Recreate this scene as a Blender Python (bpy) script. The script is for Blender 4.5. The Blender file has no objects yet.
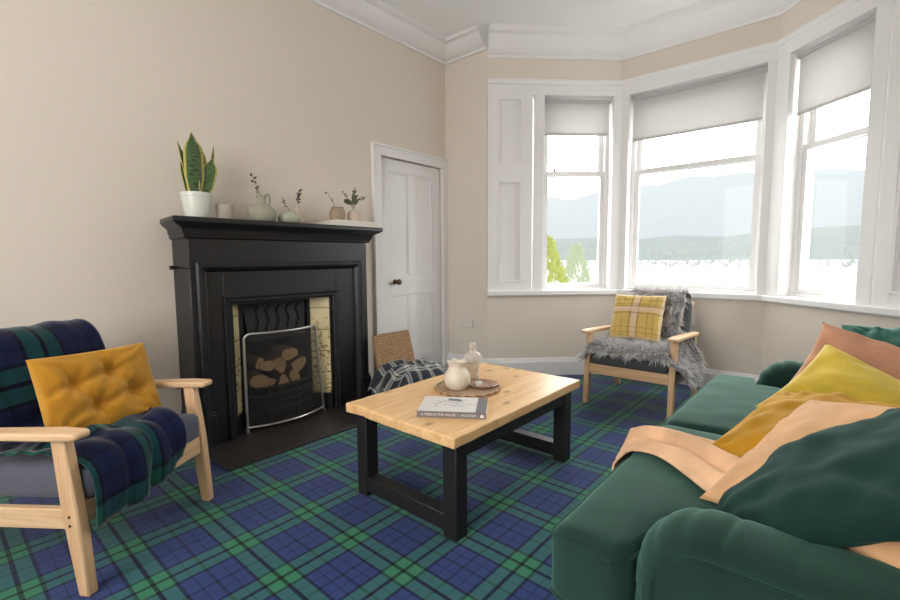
import bpy, math, random
from mathutils import Vector, Matrix, noise
random.seed(7)
C = bpy.context.scene.collection
PI = math.pi
def V(*a): return Vector(a)
def clamp(x, a=0., b=1.): return a if x < a else b if x > b else x
def sm(x, a, b):
    t = clamp((x-a)/(b-a)); return t*t*(3-2*t)
def lerp(a, b, t): return a+(b-a)*t
def nz(x, y, z=0.): return noise.noise(Vector((x, y, z)))

# ------------------------------------------------------------------ materials
class NT:
    def __init__(s, name):
        s.m = bpy.data.materials.new(name); s.m.use_nodes = True
        s.t = s.m.node_tree; s.t.nodes.clear()
        s.out = s.n('ShaderNodeOutputMaterial')
    def n(s, typ, **kw):
        o = s.t.nodes.new(typ)
        for k, v in kw.items():
            if k.startswith('i_'): o.inputs[k[2:].replace('_', ' ')].default_value = v
            else: setattr(o, k, v)
        return o
    def l(s, a, b): s.t.links.new(a, b)
    def math(s, op, a, b=None, c=None):
        o = s.n('ShaderNodeMath', operation=op)
        for i, x in enumerate((a, b, c)):
            if x is None: continue
            if isinstance(x, (int, float)): o.inputs[i].default_value = x
            else: s.l(x, o.inputs[i])
        return o.outputs[0]
    def mix(s, f, a, b, blend='MIX'):
        o = s.n('ShaderNodeMix', data_type='RGBA', blend_type=blend)
        for i, x in ((0, f), (6, a), (7, b)):
            if isinstance(x, (int, float)): o.inputs[i].default_value = x
            elif isinstance(x, (tuple, list)): o.inputs[i].default_value = (*x[:3], 1)
            else: s.l(x, o.inputs[i])
        return o.outputs[2]
    def ramp(s, f, stops, interp='LINEAR'):
        o = s.n('ShaderNodeValToRGB'); cr = o.color_ramp; cr.interpolation = interp
        while len(cr.elements) > 1: cr.elements.remove(cr.elements[-1])
        for i, (p, c) in enumerate(stops):
            e = cr.elements[0] if i == 0 else cr.elements.new(p)
            e.position = p; e.color = (*c[:3], 1)
        s.l(f, o.inputs[0]); return o.outputs[0]
    def coord(s, which='Object', scale=(1, 1, 1), rot=(0, 0, 0), loc=(0, 0, 0)):
        c = s.n('ShaderNodeTexCoord'); m = s.n('ShaderNodeMapping')
        m.inputs['Scale'].default_value = scale; m.inputs['Rotation'].default_value = rot; m.inputs['Location'].default_value = loc
        s.l(c.outputs[which], m.inputs[0]); return m.outputs[0]
    def noise(s, vec, scale, detail=3, rough=.5, dist=0.):
        o = s.n('ShaderNodeTexNoise'); o.inputs['Scale'].default_value = scale; o.inputs['Detail'].default_value = detail
        o.inputs['Roughness'].default_value = rough; o.inputs['Distortion'].default_value = dist
        s.l(vec, o.inputs['Vector']); return o.outputs[0]
    def bsdf(s, color, rough=.6, metallic=0., sheen=0., sheen_rough=.4, spec=.5, bump=None, bstr=.2, bdist=.01, alpha=None, emit=None, emit_s=0., trans=0., sss=0., sheen_tint=None, coat=0.):
        b = s.n('ShaderNodeBsdfPrincipled')
        for k, v in (('Base Color', color), ('Roughness', rough), ('Metallic', metallic)):
            if isinstance(v, (int, float)): b.inputs[k].default_value = v
            elif isinstance(v, (tuple, list)): b.inputs[k].default_value = (*v[:3], 1)
            else: s.l(v, b.inputs[k])
        b.inputs['Sheen Weight'].default_value = sheen; b.inputs['Sheen Roughness'].default_value = sheen_rough
        if sheen_tint: b.inputs['Sheen Tint'].default_value = (*sheen_tint, 1)
        b.inputs['Specular IOR Level'].default_value = spec
        b.inputs['Transmission Weight'].default_value = trans
        b.inputs['Coat Weight'].default_value = coat
        if sss: b.inputs['Subsurface Weight'].default_value = sss
        if emit: b.inputs['Emission Color'].default_value = (*emit, 1); b.inputs['Emission Strength'].default_value = emit_s
        if bump is not None:
            bp = s.n('ShaderNodeBump'); bp.inputs['Strength'].default_value = bstr; bp.inputs['Distance'].default_value = bdist
            s.l(bump, bp.inputs['Height']); s.l(bp.outputs[0], b.inputs['Normal'])
        s.l(b.outputs[0], s.out.inputs[0]); return b

def lin(r, g, b):
    f = lambda c: (c/255/12.92) if c/255 <= .04045 else ((c/255+.055)/1.055)**2.4
    return (f(r), f(g), f(b))
def plain(name, col, rough=.6, var=.08, vscale=6, bscale=0, bstr=.15, **kw):
    t = NT(name); co = t.coord('Object')
    f = t.noise(co, vscale, 4)
    c = t.mix(f, tuple(x*(1-var) for x in col), tuple(min(1, x*(1+var)) for x in col))
    bump = t.noise(co, bscale, 3) if bscale else None
    t.bsdf(c, rough, bump=bump, bstr=bstr, bdist=.004, **kw); return t.m
def velvet(name, col, light, rough=.75, sheen=.6, scale=5):
    t = NT(name); co = t.coord('Object')
    f = t.noise(co, scale, 4, .6, .6)
    f2 = t.ramp(f, [(.3, (0, 0, 0)), (.72, (1, 1, 1))])
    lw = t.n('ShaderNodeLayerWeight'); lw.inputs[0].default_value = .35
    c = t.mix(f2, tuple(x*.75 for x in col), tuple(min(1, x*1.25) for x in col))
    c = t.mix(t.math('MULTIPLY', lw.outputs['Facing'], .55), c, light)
    t.bsdf(c, rough, sheen=sheen, sheen_rough=.35, sheen_tint=light, spec=.15, bump=t.noise(co, 260, 2), bstr=.12, bdist=.002); return t.m
def wood(name, dark, light, axis=0, scale=1., rough=.45, knots=False):
    t = NT(name); sc = [14*scale]*3; sc[axis] = 1.1*scale
    co = t.coord('Object', tuple(sc))
    n1 = t.noise(co, 2.2, 5, .6, .9)
    sc2 = [60*scale]*3; sc2[axis] = 2.*scale
    n2 = t.noise(t.coord('Object', tuple(sc2)), 2.5, 3)
    f = t.math('ADD', t.math('MULTIPLY', n1, .7), t.math('MULTIPLY', n2, .35))
    c = t.ramp(f, [(.33, dark), (.52, tuple(lerp(a, b, .6) for a, b in zip(dark, light))), (.7, light)])
    if knots:
        sk = [5.6]*3; sk[axis] = 3.4
        vo = t.n('ShaderNodeTexVoronoi', voronoi_dimensions='2D'); vo.inputs['Scale'].default_value = 1.
        t.l(t.coord('Object', tuple(sk), loc=(.3, .1, 0)), vo.inputs['Vector'])
        k = t.ramp(vo.outputs['Distance'], [(.02, (.9, .9, .9)), (.055, (.45, .45, .45)), (.14, (0, 0, 0))])
        c = t.mix(k, c, tuple(x*.42 for x in dark))
    t.bsdf(c, rough, spec=.35, bump=n2, bstr=.06, bdist=.002); return t.m
BLUE, GREEN, NAVY, BLACK = lin(52, 70, 126), lin(60, 134, 100), lin(32, 40, 70), lin(15, 28, 38)
def tartan(name, which, period, off=(0, 0), colors=None, rough=.9, sheen=.25, bump=True, bright=1., rot=0.):
    t = NT(name)
    B, G, N, K = colors or (BLUE, GREEN, NAVY, BLACK)
    B, G, N, K = [tuple(x*bright for x in c) for c in (B, G, N, K)]
    co = t.coord(which, (1/period, 1/period, 1), (0, 0, rot), (off[0], off[1], 0))
    sep = t.n('ShaderNodeSeparateXYZ'); t.l(co, sep.inputs[0])
    stops = [(0, K), (.02, G), (.165, N), (.205, B), (.335, N), (.35, B), (.48, N)]
    cs, ks = [], []
    for a in (0, 1):
        fr = t.math('PINGPONG', sep.outputs[a], .5)
        cs.append(t.ramp(fr, stops, 'CONSTANT'))
        ks.append(t.ramp(fr, [(0, (.55, .55, .55)), (.02, (1, 1, 1)), (.165, (.66, .62, .66)), (.205, (1, 1, 1)), (.335, (.93,)*3), (.35, (1, 1, 1)), (.48, (.9,)*3)], 'CONSTANT'))
    c = t.mix(.5, cs[0], cs[1])
    c = t.mix(1., c, ks[0], 'MULTIPLY'); c = t.mix(1., c, ks[1], 'MULTIPLY')
    oc = t.coord('Object')
    f = t.noise(oc, 420, 2); f2 = t.noise(oc, 3., 3)
    c = t.mix(t.math('MULTIPLY', f, .5), c, t.mix(1., c, (.55, .55, .6), 'MULTIPLY'))
    c = t.mix(t.math('MULTIPLY', f2, .35), c, t.mix(1., c, (.7, .7, .7), 'MULTIPLY'))
    t.bsdf(c, rough, sheen=sheen, spec=.1, bump=f if bump else None, bstr=.3, bdist=.004); return t.m

M = {}
M['wall'] = plain('beige_paint', lin(221, 212, 201), .85, .02, 2, 300, .03, spec=.2)
M['white'] = plain('white_gloss_paint', lin(232, 231, 231), .4, .01, 2, spec=.4)
M['ceiling'] = plain('ceiling_paint', lin(240, 240, 240), .9, .01, 2, spec=.1)
M['carpet'] = tartan('tartan_carpet', 'Object', .300, (-.47, .255))
M['black_paint'] = plain('black_paint', lin(29, 29, 32), .38, .12, 5, spec=.5)
M['iron'] = plain('cast_iron', lin(27, 27, 29), .5, .2, 20, 90, .12, metallic=.3)
M['soot'] = plain('sooty_brick', lin(17, 16, 16), .95, .3, 14, 40, .3)
M['slate'] = plain('slate', lin(50, 46, 46), .42, .2, 9, 60, .06, spec=.5)
M['steel'] = plain('brushed_steel', lin(190, 190, 188), .32, .05, 30, metallic=.9)
M['brass'] = plain('dull_brass', lin(84, 70, 50), .4, .15, 30, metallic=.7)
M['chair_wood'] = wood('pale_beech', lin(196, 156, 116), lin(228, 192, 152), 2, 1.)
M['chair_wood_x'] = wood('pale_beech_rail', lin(196, 156, 116), lin(228, 192, 152), 0, 1.)
M['chair_wood_y'] = wood('pale_beech_arm', lin(200, 162, 122), lin(232, 198, 160), 1, 1.)
M['pine'] = wood('pine_top', lin(222, 166, 104), lin(250, 214, 162), 0, 1., .34, True)
M['table_black'] = plain('black_table_paint', lin(30, 28, 29), .5, .15, 12, 60, .05)
M['grey_fabric'] = plain('grey_upholstery', lin(92, 94, 106), .95, .1, 60, 500, .2, sheen=.2, spec=.1)
M['dark_grey_fabric'] = plain('charcoal_upholstery', lin(80, 82, 86), .95, .1, 60, 500, .2, sheen=.2, spec=.1)
M['green_velvet'] = velvet('green_velvet', lin(26, 50, 42), lin(98, 142, 130), .8, .6)
M['shaded_green_velvet'] = velvet('shaded_green_velvet', lin(18, 44, 40), lin(60, 100, 94), .8, .35)  # green velvet darkened to stand for shade on the near cushion
M['lit_green_velvet'] = velvet('lit_green_velvet', lin(46, 96, 86), lin(130, 180, 168), .7, .8)  # green velvet lightened to stand for window light on the far cushion
M['mustard_velvet'] = velvet('mustard_velvet', lin(176, 124, 36), lin(226, 184, 110))
M['ochre_velvet'] = velvet('ochre_velvet', lin(178, 128, 28), lin(214, 172, 84))
M['yellow_velvet'] = velvet('yellow_velvet', lin(214, 184, 62), lin(246, 232, 150))
M['terracotta'] = velvet('terracotta_cotton', lin(196, 142, 112), lin(226, 182, 156), sheen=.2)
M['peach'] = velvet('peach_cotton', lin(222, 172, 126), lin(240, 202, 164), sheen=.25)
M['throw_peach'] = velvet('peach_throw_wool', lin(232, 186, 146), lin(246, 212, 180), sheen=.3)
M['throw_tartan'] = tartan('tartan_throw_wool', 'UV', .40, (.1, .33), (lin(24, 32, 66), lin(28, 88, 76), lin(16, 20, 42), lin(12, 18, 28)), bump=False)
M['throw_mono'] = tartan('mono_tartan_wool', 'UV', .13, (.1, .2), (lin(60, 66, 72), lin(205, 205, 200), lin(30, 34, 40), lin(28, 32, 38)), bump=False)
M['ceramic'] = plain('white_glaze', lin(218, 220, 212), .25, .03, 4, spec=.5)
M['grey_ceramic'] = plain('stone_ceramic', lin(172, 160, 150), .8, .06, 30)
M['sage'] = plain('sage_ceramic', lin(158, 156, 138), .6, .06, 10, 120, .04)
M['sage_pale'] = plain('pale_sage_ceramic', lin(176, 178, 158), .6, .06, 10, 120, .04)
M['brown_ceramic'] = plain('tan_ceramic', lin(160, 138, 118), .55, .08, 12)
M['pink_ceramic'] = plain('blush_ceramic', lin(206, 188, 174), .6, .05, 12)
M['cream_jug'] = plain('cream_ceramic', lin(226, 216, 200), .45, .04, 8, 90, .04)
M['soil'] = plain('potting_soil', lin(60, 44, 34), .95, .3, 60, 80, .5)
M['stem'] = plain('stem_brown', lin(96, 88, 66), .8, .15, 30)
M['leaf'] = plain('dried_leaf', lin(98, 98, 74), .7, .2, 40)
M['leaf_dark'] = plain('dark_dried_leaf', lin(84, 70, 60), .7, .2, 40)
M['paper'] = plain('page_edges', lin(226, 222, 212), .9, .04, 90)
M['book_grey'] = plain('grey_book_spine', lin(122, 120, 122), .5, .04, 20)
M['book_white'] = plain('white_book_cover', lin(226, 224, 222), .5, .02, 20)
M['ink_white'] = plain('white_lettering', lin(236, 234, 230), .6, .01, 20)
M['sketch'] = plain('sketch_grey', lin(128, 130, 140), .6, .05, 20)
M['log_bark'] = plain('log_bark', lin(92, 66, 48), .95, .3, 30, 50, .5)
M['log_end'] = plain('split_log_wood', lin(196, 156, 112), .85, .15, 25, 90, .2)
M['switch'] = plain('white_plastic', lin(214, 208, 198), .45, .01, 5)
def blind_mat():
    t = NT('grey_blind_fabric')
    n = t.noise(t.coord('Object'), 300, 2)
    c = t.mix(n, lin(212, 210, 209), lin(220, 218, 217))
    d = t.n('ShaderNodeBsdfDiffuse'); tl = t.n('ShaderNodeBsdfTranslucent'); t.l(c, d.inputs[0]); t.l(c, tl.inputs[0])
    mx = t.n('ShaderNodeMixShader'); mx.inputs[0].default_value = .46; t.l(d.outputs[0], mx.inputs[1]); t.l(tl.outputs[0], mx.inputs[2]); t.l(mx.outputs[0], t.out.inputs[0]); return t.m
M['blind'] = blind_mat()

def glass_mat():
    t = NT('window_glass')
    tr = t.n('ShaderNodeBsdfTransparent'); gl = t.n('ShaderNodeBsdfGlossy'); gl.inputs['Roughness'].default_value = .02
    tr.inputs[0].default_value = (.97, .985, .98, 1)
    mx = t.n('ShaderNodeMixShader'); mx.inputs[0].default_value = .006
    t.l(tr.outputs[0], mx.inputs[1]); t.l(gl.outputs[0], mx.inputs[2]); t.l(mx.outputs[0], t.out.inputs[0]); return t.m
M['glass'] = glass_mat()
def bottle_mat():
    t = NT('clear_bottle_glass')
    tr = t.n('ShaderNodeBsdfTransparent'); tr.inputs[0].default_value = (.93, .90, .86, 1)
    pb = t.n('ShaderNodeBsdfPrincipled'); pb.inputs['Base Color'].default_value = (.78, .74, .69, 1); pb.inputs['Roughness'].default_value = .12
    lw = t.n('ShaderNodeLayerWeight'); lw.inputs[0].default_value = .35
    f = t.math('ADD', t.math('MULTIPLY', lw.outputs['Facing'], .5), .42)
    mx = t.n('ShaderNodeMixShader'); t.l(f, mx.inputs[0]); t.l(tr.outputs[0], mx.inputs[1]); t.l(pb.outputs[0], mx.inputs[2]); t.l(mx.outputs[0], t.out.inputs[0]); return t.m
M['bottle'] = bottle_mat()
def mesh_mat():
    t = NT('fine_black_wire_mesh')
    tr = t.n('ShaderNodeBsdfTransparent'); pb = t.n('ShaderNodeBsdfPrincipled')
    pb.inputs['Base Color'].default_value = (.035, .033, .032, 1); pb.inputs['Roughness'].default_value = .6; pb.inputs['Metallic'].default_value = .3
    ck = t.n('ShaderNodeTexNoise'); ck.inputs['Scale'].default_value = 500; t.l(t.coord('Object'), ck.inputs[0])
    f = t.math('ADD', t.math('MULTIPLY', ck.outputs[0], .1), .42)
    mx = t.n('ShaderNodeMixShader'); t.l(f, mx.inputs[0]); t.l(tr.outputs[0], mx.inputs[1]); t.l(pb.outputs[0], mx.inputs[2]); t.l(mx.outputs[0], t.out.inputs[0]); return t.m
M['wire'] = mesh_mat()
def tile_mat():
    t = NT('cream_floral_tile')
    co = t.coord('UV')
    base = t.mix(t.noise(co, 9, 3), lin(232, 220, 178), lin(216, 200, 150))
    f = t.ramp(t.noise(t.coord('UV', (1, 1, 1), loc=(3, 1, 0)), 26, 4, .6, 1.2), [(.54, (0, 0, 0)), (.60, (1, 1, 1))])
    sep = t.n('ShaderNodeSeparateXYZ'); t.l(co, sep.inputs[0])
    low = t.ramp(sep.outputs[1], [(.0, (.95,)*3), (.36, (.8,)*3), (.55, (.25,)*3), (.66, (.05,)*3)])
    c = t.mix(t.math('MULTIPLY', f, low), base, lin(126, 92, 52))
    fr = t.math('PINGPONG', sep.outputs[1], .076)
    ln = t.ramp(fr, [(0, (1, 1, 1)), (.0025, (0, 0, 0))], 'CONSTANT')
    c = t.mix(t.math('MULTIPLY', ln, .6), c, lin(70, 58, 40))
    t.bsdf(c, .18, spec=.6); return t.m
M['tile'] = tile_mat()
def wicker_mat():
    t = NT('woven_wicker')
    wv = t.n('ShaderNodeTexWave', wave_type='BANDS', bands_direction='Z'); wv.inputs['Scale'].default_value = 22; wv.inputs['Distortion'].default_value = 1.5; wv.inputs['Detail'].default_value = 2
    t.l(t.coord('Object'), wv.inputs[0])
    wx = t.n('ShaderNodeTexWave', wave_type='BANDS', bands_direction='X'); wx.inputs['Scale'].default_value = 12; wx.inputs['Distortion'].default_value = .6
    t.l(t.coord('Object'), wx.inputs[0])
    f = t.math('MULTIPLY', wv.outputs['Fac'], t.math('ADD', t.math('MULTIPLY', wx.outputs['Fac'], .5), .5))
    n = t.noise(t.coord('Object', (1, 1, 4)), 20, 3)
    c = t.ramp(t.math('ADD', t.math('MULTIPLY', f, .6), t.math('MULTIPLY', n, .4)), [(.1, lin(104, 74, 50)), (.45, lin(170, 132, 96)), (.8, lin(202, 168, 130))])
    t.bsdf(c, .75, bump=f, bstr=.7, bdist=.008); return t.m
M['wicker'] = wicker_mat()
def rattan_mat():
    t = NT('woven_tray_fibre')
    wv = t.n('ShaderNodeTexWave', wave_type='RINGS', rings_direction='Z'); wv.inputs['Scale'].default_value = 24; wv.inputs['Distortion'].default_value = 1.
    t.l(t.coord('Object'), wv.inputs[0])
    n = t.noise(t.coord('Object'), 90, 3)
    c = t.ramp(t.math('ADD', t.math('MULTIPLY', wv.outputs['Fac'], .5), t.math('MULTIPLY', n, .5)), [(.2, lin(120, 92, 70)), (.5, lin(176, 144, 112)), (.8, lin(214, 190, 160))])
    t.bsdf(c, .8, bump=wv.outputs['Fac'], bstr=.5, bdist=.006); return t.m
M['rattan'] = rattan_mat()
def snake_mat():
    t = NT('banded_leaf')
    co = t.coord('UV'); sep = t.n('ShaderNodeSeparateXYZ'); t.l(co, sep.inputs[0])
    e = t.math('ABSOLUTE', t.math('SUBTRACT', sep.outputs[0], .5))
    band = t.noise(t.coord('UV', (1.2, 16, 1)), 2.2, 3, .5, .8)
    c = t.ramp(band, [(.38, lin(52, 78, 46)), (.55, lin(96, 122, 78)), (.68, lin(66, 94, 56))])
    c = t.mix(t.ramp(e, [(.36, (0, 0, 0)), (.40, (1, 1, 1))]), c, lin(196, 186, 108))
    t.bsdf(c, .45, spec=.4); return t.m
M['snake'] = snake_mat()
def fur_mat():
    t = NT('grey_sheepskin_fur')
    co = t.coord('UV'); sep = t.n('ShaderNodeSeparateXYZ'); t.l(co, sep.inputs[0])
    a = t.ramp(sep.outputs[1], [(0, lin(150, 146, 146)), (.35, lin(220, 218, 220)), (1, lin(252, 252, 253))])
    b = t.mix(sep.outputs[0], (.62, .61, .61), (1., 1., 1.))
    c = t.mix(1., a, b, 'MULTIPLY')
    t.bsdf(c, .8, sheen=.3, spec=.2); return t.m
M['fur'] = fur_mat()
M['hide'] = plain('sheepskin_hide', lin(150, 147, 146), .9, .1, 30)
def check_mat():
    t = NT('yellow_window_check_wool')
    co = t.coord('UV'); sep = t.n('ShaderNodeSeparateXYZ'); t.l(co, sep.inputs[0])
    base = t.mix(t.noise(t.coord('UV'), 70, 3), lin(208, 174, 96), lin(222, 194, 122))
    c = base
    for ax in (0, 1):
        x = sep.outputs[ax]
        def bandf(ctr, w):
            return t.math('LESS_THAN', t.math('ABSOLUTE', t.math('SUBTRACT', x, ctr)), w)
        c = t.mix(t.math('MULTIPLY', bandf(.5 if ax == 0 else .62, .045), .75), c, lin(228, 200, 178))
        for cc in ((.5, .62)[ax]-.075, (.5, .62)[ax]+.06):
            c = t.mix(t.math('MULTIPLY', bandf(cc, .010), .6), c, lin(134, 110, 84))
        for cc in (.17, .28, .72, .83):
            c = t.mix(t.math('MULTIPLY', bandf(cc, .008), .45), c, lin(140, 112, 66))
        for cc in (.03, .97):
            c = t.mix(t.math('MULTIPLY', bandf(cc, .035), .8), c, lin(232, 212, 170))
    t.bsdf(c, .95, sheen=.3, spec=.1, bump=t.noise(t.coord('UV'), 180, 2), bstr=.3, bdist=.004); return t.m
M['check'] = check_mat()
def haze_mat(name, col, haze, fac, es=1., grad=None):  # haze painted in: a pale glow mixed with the surface colour
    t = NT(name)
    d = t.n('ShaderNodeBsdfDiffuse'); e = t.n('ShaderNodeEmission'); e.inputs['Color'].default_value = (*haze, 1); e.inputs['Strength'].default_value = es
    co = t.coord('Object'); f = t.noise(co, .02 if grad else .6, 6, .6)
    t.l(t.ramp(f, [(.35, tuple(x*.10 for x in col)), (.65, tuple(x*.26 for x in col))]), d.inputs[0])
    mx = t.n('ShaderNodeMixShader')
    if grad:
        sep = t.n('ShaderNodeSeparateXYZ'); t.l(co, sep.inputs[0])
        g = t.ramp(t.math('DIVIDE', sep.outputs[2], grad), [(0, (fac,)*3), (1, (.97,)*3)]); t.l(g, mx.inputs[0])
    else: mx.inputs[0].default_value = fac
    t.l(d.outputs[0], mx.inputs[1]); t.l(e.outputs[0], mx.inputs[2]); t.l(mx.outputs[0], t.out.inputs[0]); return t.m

# ------------------------------------------------------------------ mesh helpers
class MB:
    def __init__(s): s.v = []; s.f = []; s.uv = []
    def add(s, vs, fs, uvs=None):
        o = len(s.v); s.v += [Vector(p) for p in vs]
        for i, f in enumerate(fs):
            s.f.append([o+k for k in f]); s.uv.append(uvs[i] if uvs else None)
        return s
    def box(s, x0, x1, y0, y1, z0, z1):
        vs = [(x, y, z) for x in (x0, x1) for y in (y0, y1) for z in (z0, z1)]
        return s.add(vs, [(0, 1, 3, 2), (4, 6, 7, 5), (0, 4, 5, 1), (2, 3, 7, 6), (0, 2, 6, 4), (1, 5, 7, 3)])
    def bar(s, a, b, w, h, up=(0, 0, 1)):      # rectangular bar from a to b, w across, h along up
        a, b = Vector(a), Vector(b); d = (b-a).normalized(); up = Vector(up)
        x = d.cross(up).normalized(); y = x.cross(d).normalized()
        vs = [p+x*sx*w/2+y*sy*h/2 for p in (a, b) for sx in (-1, 1) for sy in (-1, 1)]
        return s.add(vs, [(0, 1, 3, 2), (4, 6, 7, 5), (0, 4, 5, 1), (2, 3, 7, 6), (0, 2, 6, 4), (1, 5, 7, 3)])
    def prism(s, poly, z0, z1):
        n = len(poly); vs = [(*p, z0) for p in poly]+[(*p, z1) for p in poly]
        fs = [tuple(range(n-1, -1, -1)), tuple(range(n, 2*n))]+[(i, (i+1) % n, n+(i+1) % n, n+i) for i in range(n)]
        return s.add(vs, fs)
    def loft(s, rings, closed=True, cap=True, uv=False, caprev=False):
        n = len(rings[0]); vs = [p for r in rings for p in r]; fs = []; uvs = []
        m = n if closed else n-1
        for i in range(len(rings)-1):
            for j in range(m):
                k = (j+1) % n
                fs.append((i*n+j, i*n+k, (i+1)*n+k, (i+1)*n+j))
                u0, u1 = j/m, (j+1)/m; v0, v1 = i/(len(rings)-1), (i+1)/(len(rings)-1)
                uvs.append([(u0, v0), (u1, v0), (u1, v1), (u0, v1)])
        if cap and closed:
            fs.append(tuple(range(n-1, -1, -1))); uvs.append([(0, 0)]*n)
            fs.append(tuple((len(rings)-1)*n+j for j in range(n))); uvs.append([(0, 0)]*n)
        return s.add(vs, fs, uvs if uv else None)
    def tube(s, path, r, n=8, cap=True, closed=False, sq=1.):
        path = [Vector(p) for p in path]; m = len(path); rs = r if isinstance(r, (list, tuple)) else [r]*m
        rings = []; prev = None
        for i, p in enumerate(path):
            if closed: d = path[(i+1) % m]-path[i-1]
            else: d = path[min(i+1, m-1)]-path[max(i-1, 0)]
            d.normalize()
            if prev is None:
                up = Vector((0, 0, 1)) if abs(d.z) < .9 else Vector((1, 0, 0))
                x = d.cross(up).normalized()
            else:
                x = (prev-d*prev.dot(d)).normalized()
            prev = x; y = d.cross(x)
            rings.append([p+(x*math.cos(a)+y*math.sin(a)*sq)*rs[i] for a in [2*PI*k/n for k in range(n)]])
        if closed: rings.append(rings[0])
        return s.loft(rings, True, cap and not closed)
    def lathe(s, prof, n=24, c=(0, 0, 0), sx=1., sy=1.):
        rings = [[(c[0]+r*math.cos(2*PI*k/n)*sx, c[1]+r*math.sin(2*PI*k/n)*sy, c[2]+z) for k in range(n)] for r, z in prof]
        return s.loft(rings, True, True)
    def grid(s, fn, nu, nv, uvf=None, thick=0.):
        P = [[Vector(fn(i/nu, j/nv)) for j in range(nv+1)] for i in range(nu+1)]
        vs = [p for r in P for p in r]; fs = []; uvs = []
        w = nv+1
        for i in range(nu):
            for j in range(nv):
                fs.append((i*w+j, (i+1)*w+j, (i+1)*w+j+1, i*w+j+1))
                q = [(i/nu, j/nv), ((i+1)/nu, j/nv), ((i+1)/nu, (j+1)/nv), (i/nu, (j+1)/nv)]
                uvs.append([uvf(*t) for t in q] if uvf else q)
        return s.add(vs, fs, uvs)
    def build(s, name, mat, parent=None, loc=None, local=False, bevel=0., smooth=True, angle=40, solid=0., seg=2, subsurf=0):
        off = Vector((0, 0, 0))
        if loc is not None: off = Vector(loc)
        elif parent is not None and not local:
            q = parent; off = Vector((0, 0, 0))
            while q is not None: off += q.location; q = q.parent
        me = bpy.data.meshes.new(name)
        me.from_pydata([tuple(p-off) for p in s.v], [], s.f)
        if any(u is not None for u in s.uv):
            ul = me.uv_layers.new(name='UVMap'); k = 0; data = []
            for f, u in zip(s.f, s.uv):
                for i in range(len(f)): data += list(u[i]) if u else [0., 0.]
            ul.data.foreach_set('uv', data)
        me.materials.append(mat if not isinstance(mat, str) else M[mat])
        import bmesh
        bm = bmesh.new(); bm.from_mesh(me); bmesh.ops.remove_doubles(bm, verts=bm.verts, dist=1e-6)
        bmesh.ops.recalc_face_normals(bm, faces=bm.faces); bm.to_mesh(me); bm.free()
        if smooth:
            me.shade_smooth()
            me.set_sharp_from_angle(angle=math.radians(angle))
        o = bpy.data.objects.new(name, me); C.objects.link(o)
        if loc is not None: o.location = loc
        if parent is not None: o.parent = parent
        if solid:
            md = o.modifiers.new('Solidify', 'SOLIDIFY'); md.thickness = solid; md.offset = 1
        if bevel:
            md = o.modifiers.new('Bevel', 'BEVEL'); md.width = bevel; md.segments = seg; md.limit_method = 'ANGLE'; md.angle_limit = math.radians(40)
        if subsurf:
            md = o.modifiers.new('Subsurf', 'SUBSURF'); md.levels = subsurf; md.render_levels = subsurf
        return o
def thing(name, label, cat, loc=(0, 0, 0), rotz=0., group=None):
    o = bpy.data.objects.new(name, None); C.objects.link(o); o.location = loc; o.rotation_euler = (0, 0, rotz)
    o['label'] = label; o['category'] = cat
    if group: o['group'] = group
    return o
def tag(o, label, cat, group=None, kind=None):
    o['label'] = label; o['category'] = cat
    if group: o['group'] = group
    if kind: o['kind'] = kind
    return o
def struct(o, label=None, cat=None):
    o['kind'] = 'structure'
    if label: o['label'] = label
    if cat: o['category'] = cat
    return o
def offset_poly(pts, d):    # offset of an open polyline to its left by d (mitred)
    out = []
    for i, p in enumerate(pts):
        p = Vector(p); ns = []
        if i > 0: e = (p-Vector(pts[i-1])).normalized(); ns.append(Vector((-e.y, e.x)))
        if i < len(pts)-1: e = (Vector(pts[i+1])-p).normalized(); ns.append(Vector((-e.y, e.x)))
        if len(ns) == 1: out.append(p+ns[0]*d)
        else:
            b = (ns[0]+ns[1]).normalized(); out.append(p+b*(d/max(.3, b.dot(ns[0]))))
    return out
def sweep(pts, prof, mb=None):  # profile (d to the LEFT of travel, z)
    mb = mb or MB(); cols = [offset_poly(pts, d) for d, z in prof]
    rings = [[(cols[k][i].x, cols[k][i].y, prof[k][1]) for k in range(len(prof))] for i in range(len(pts))]
    return mb.loft(rings, True, True)

# ------------------------------------------------------------------ room layout (metres)
YW = 2.985; XE = 3.41; ZC = 3.08; XR = -1.7; YR = -1.05
CA = math.radians(44); SA, CO = math.sin(CA), math.cos(CA)
P1 = V(3.41, 2.486); P2 = V(4.27, 1.595); P3 = V(4.27, .45); P4 = V(3.41, -.441)
SEG = {'left': (P1, P2), 'center': (P2, P3), 'right': (P3, P4)}
SILL0, SILL1, HEAD0, TRIM1 = .752, .805, 2.555, 2.69
YF = 2.74    # front face of the chimneypiece

# floor
b = MB(); b.prism([(XR, YR), (XE, YR), (XE, P4.y), P4, P3, P2, P1, (XE, YW), (XR, YW)], -.12, 0)
struct(b.build('floor', 'carpet', smooth=False), 'dark green and blue tartan fitted carpet', 'carpet')
b = MB(); b.prism([(XR-.3, YR-.3), (XE+.3, YR-.3), (4.65, P3.y-.15), (4.65, P2.y+.15), (XE+.3, YW+.3), (XR-.3, YW+.3)], ZC, ZC+.12)
struct(b.build('ceiling', 'ceiling', smooth=False), 'white painted ceiling', 'ceiling')
def wall_cells(us, zs, hole, put):
    for i in range(len(us)-1):
        for j in range(len(zs)-1):
            uc, zc = (us[i]+us[i+1])/2, (zs[j]+zs[j+1])/2
            if not hole(uc, zc): put(us[i], us[i+1], zs[j], zs[j+1])
DX0, DX1, DZ = 2.575, 3.345, 1.965      # door opening
FX0, FX1, FZ0, FZ1 = 1.235, 1.90, .0, .84      # firebox opening
b = MB()
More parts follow.
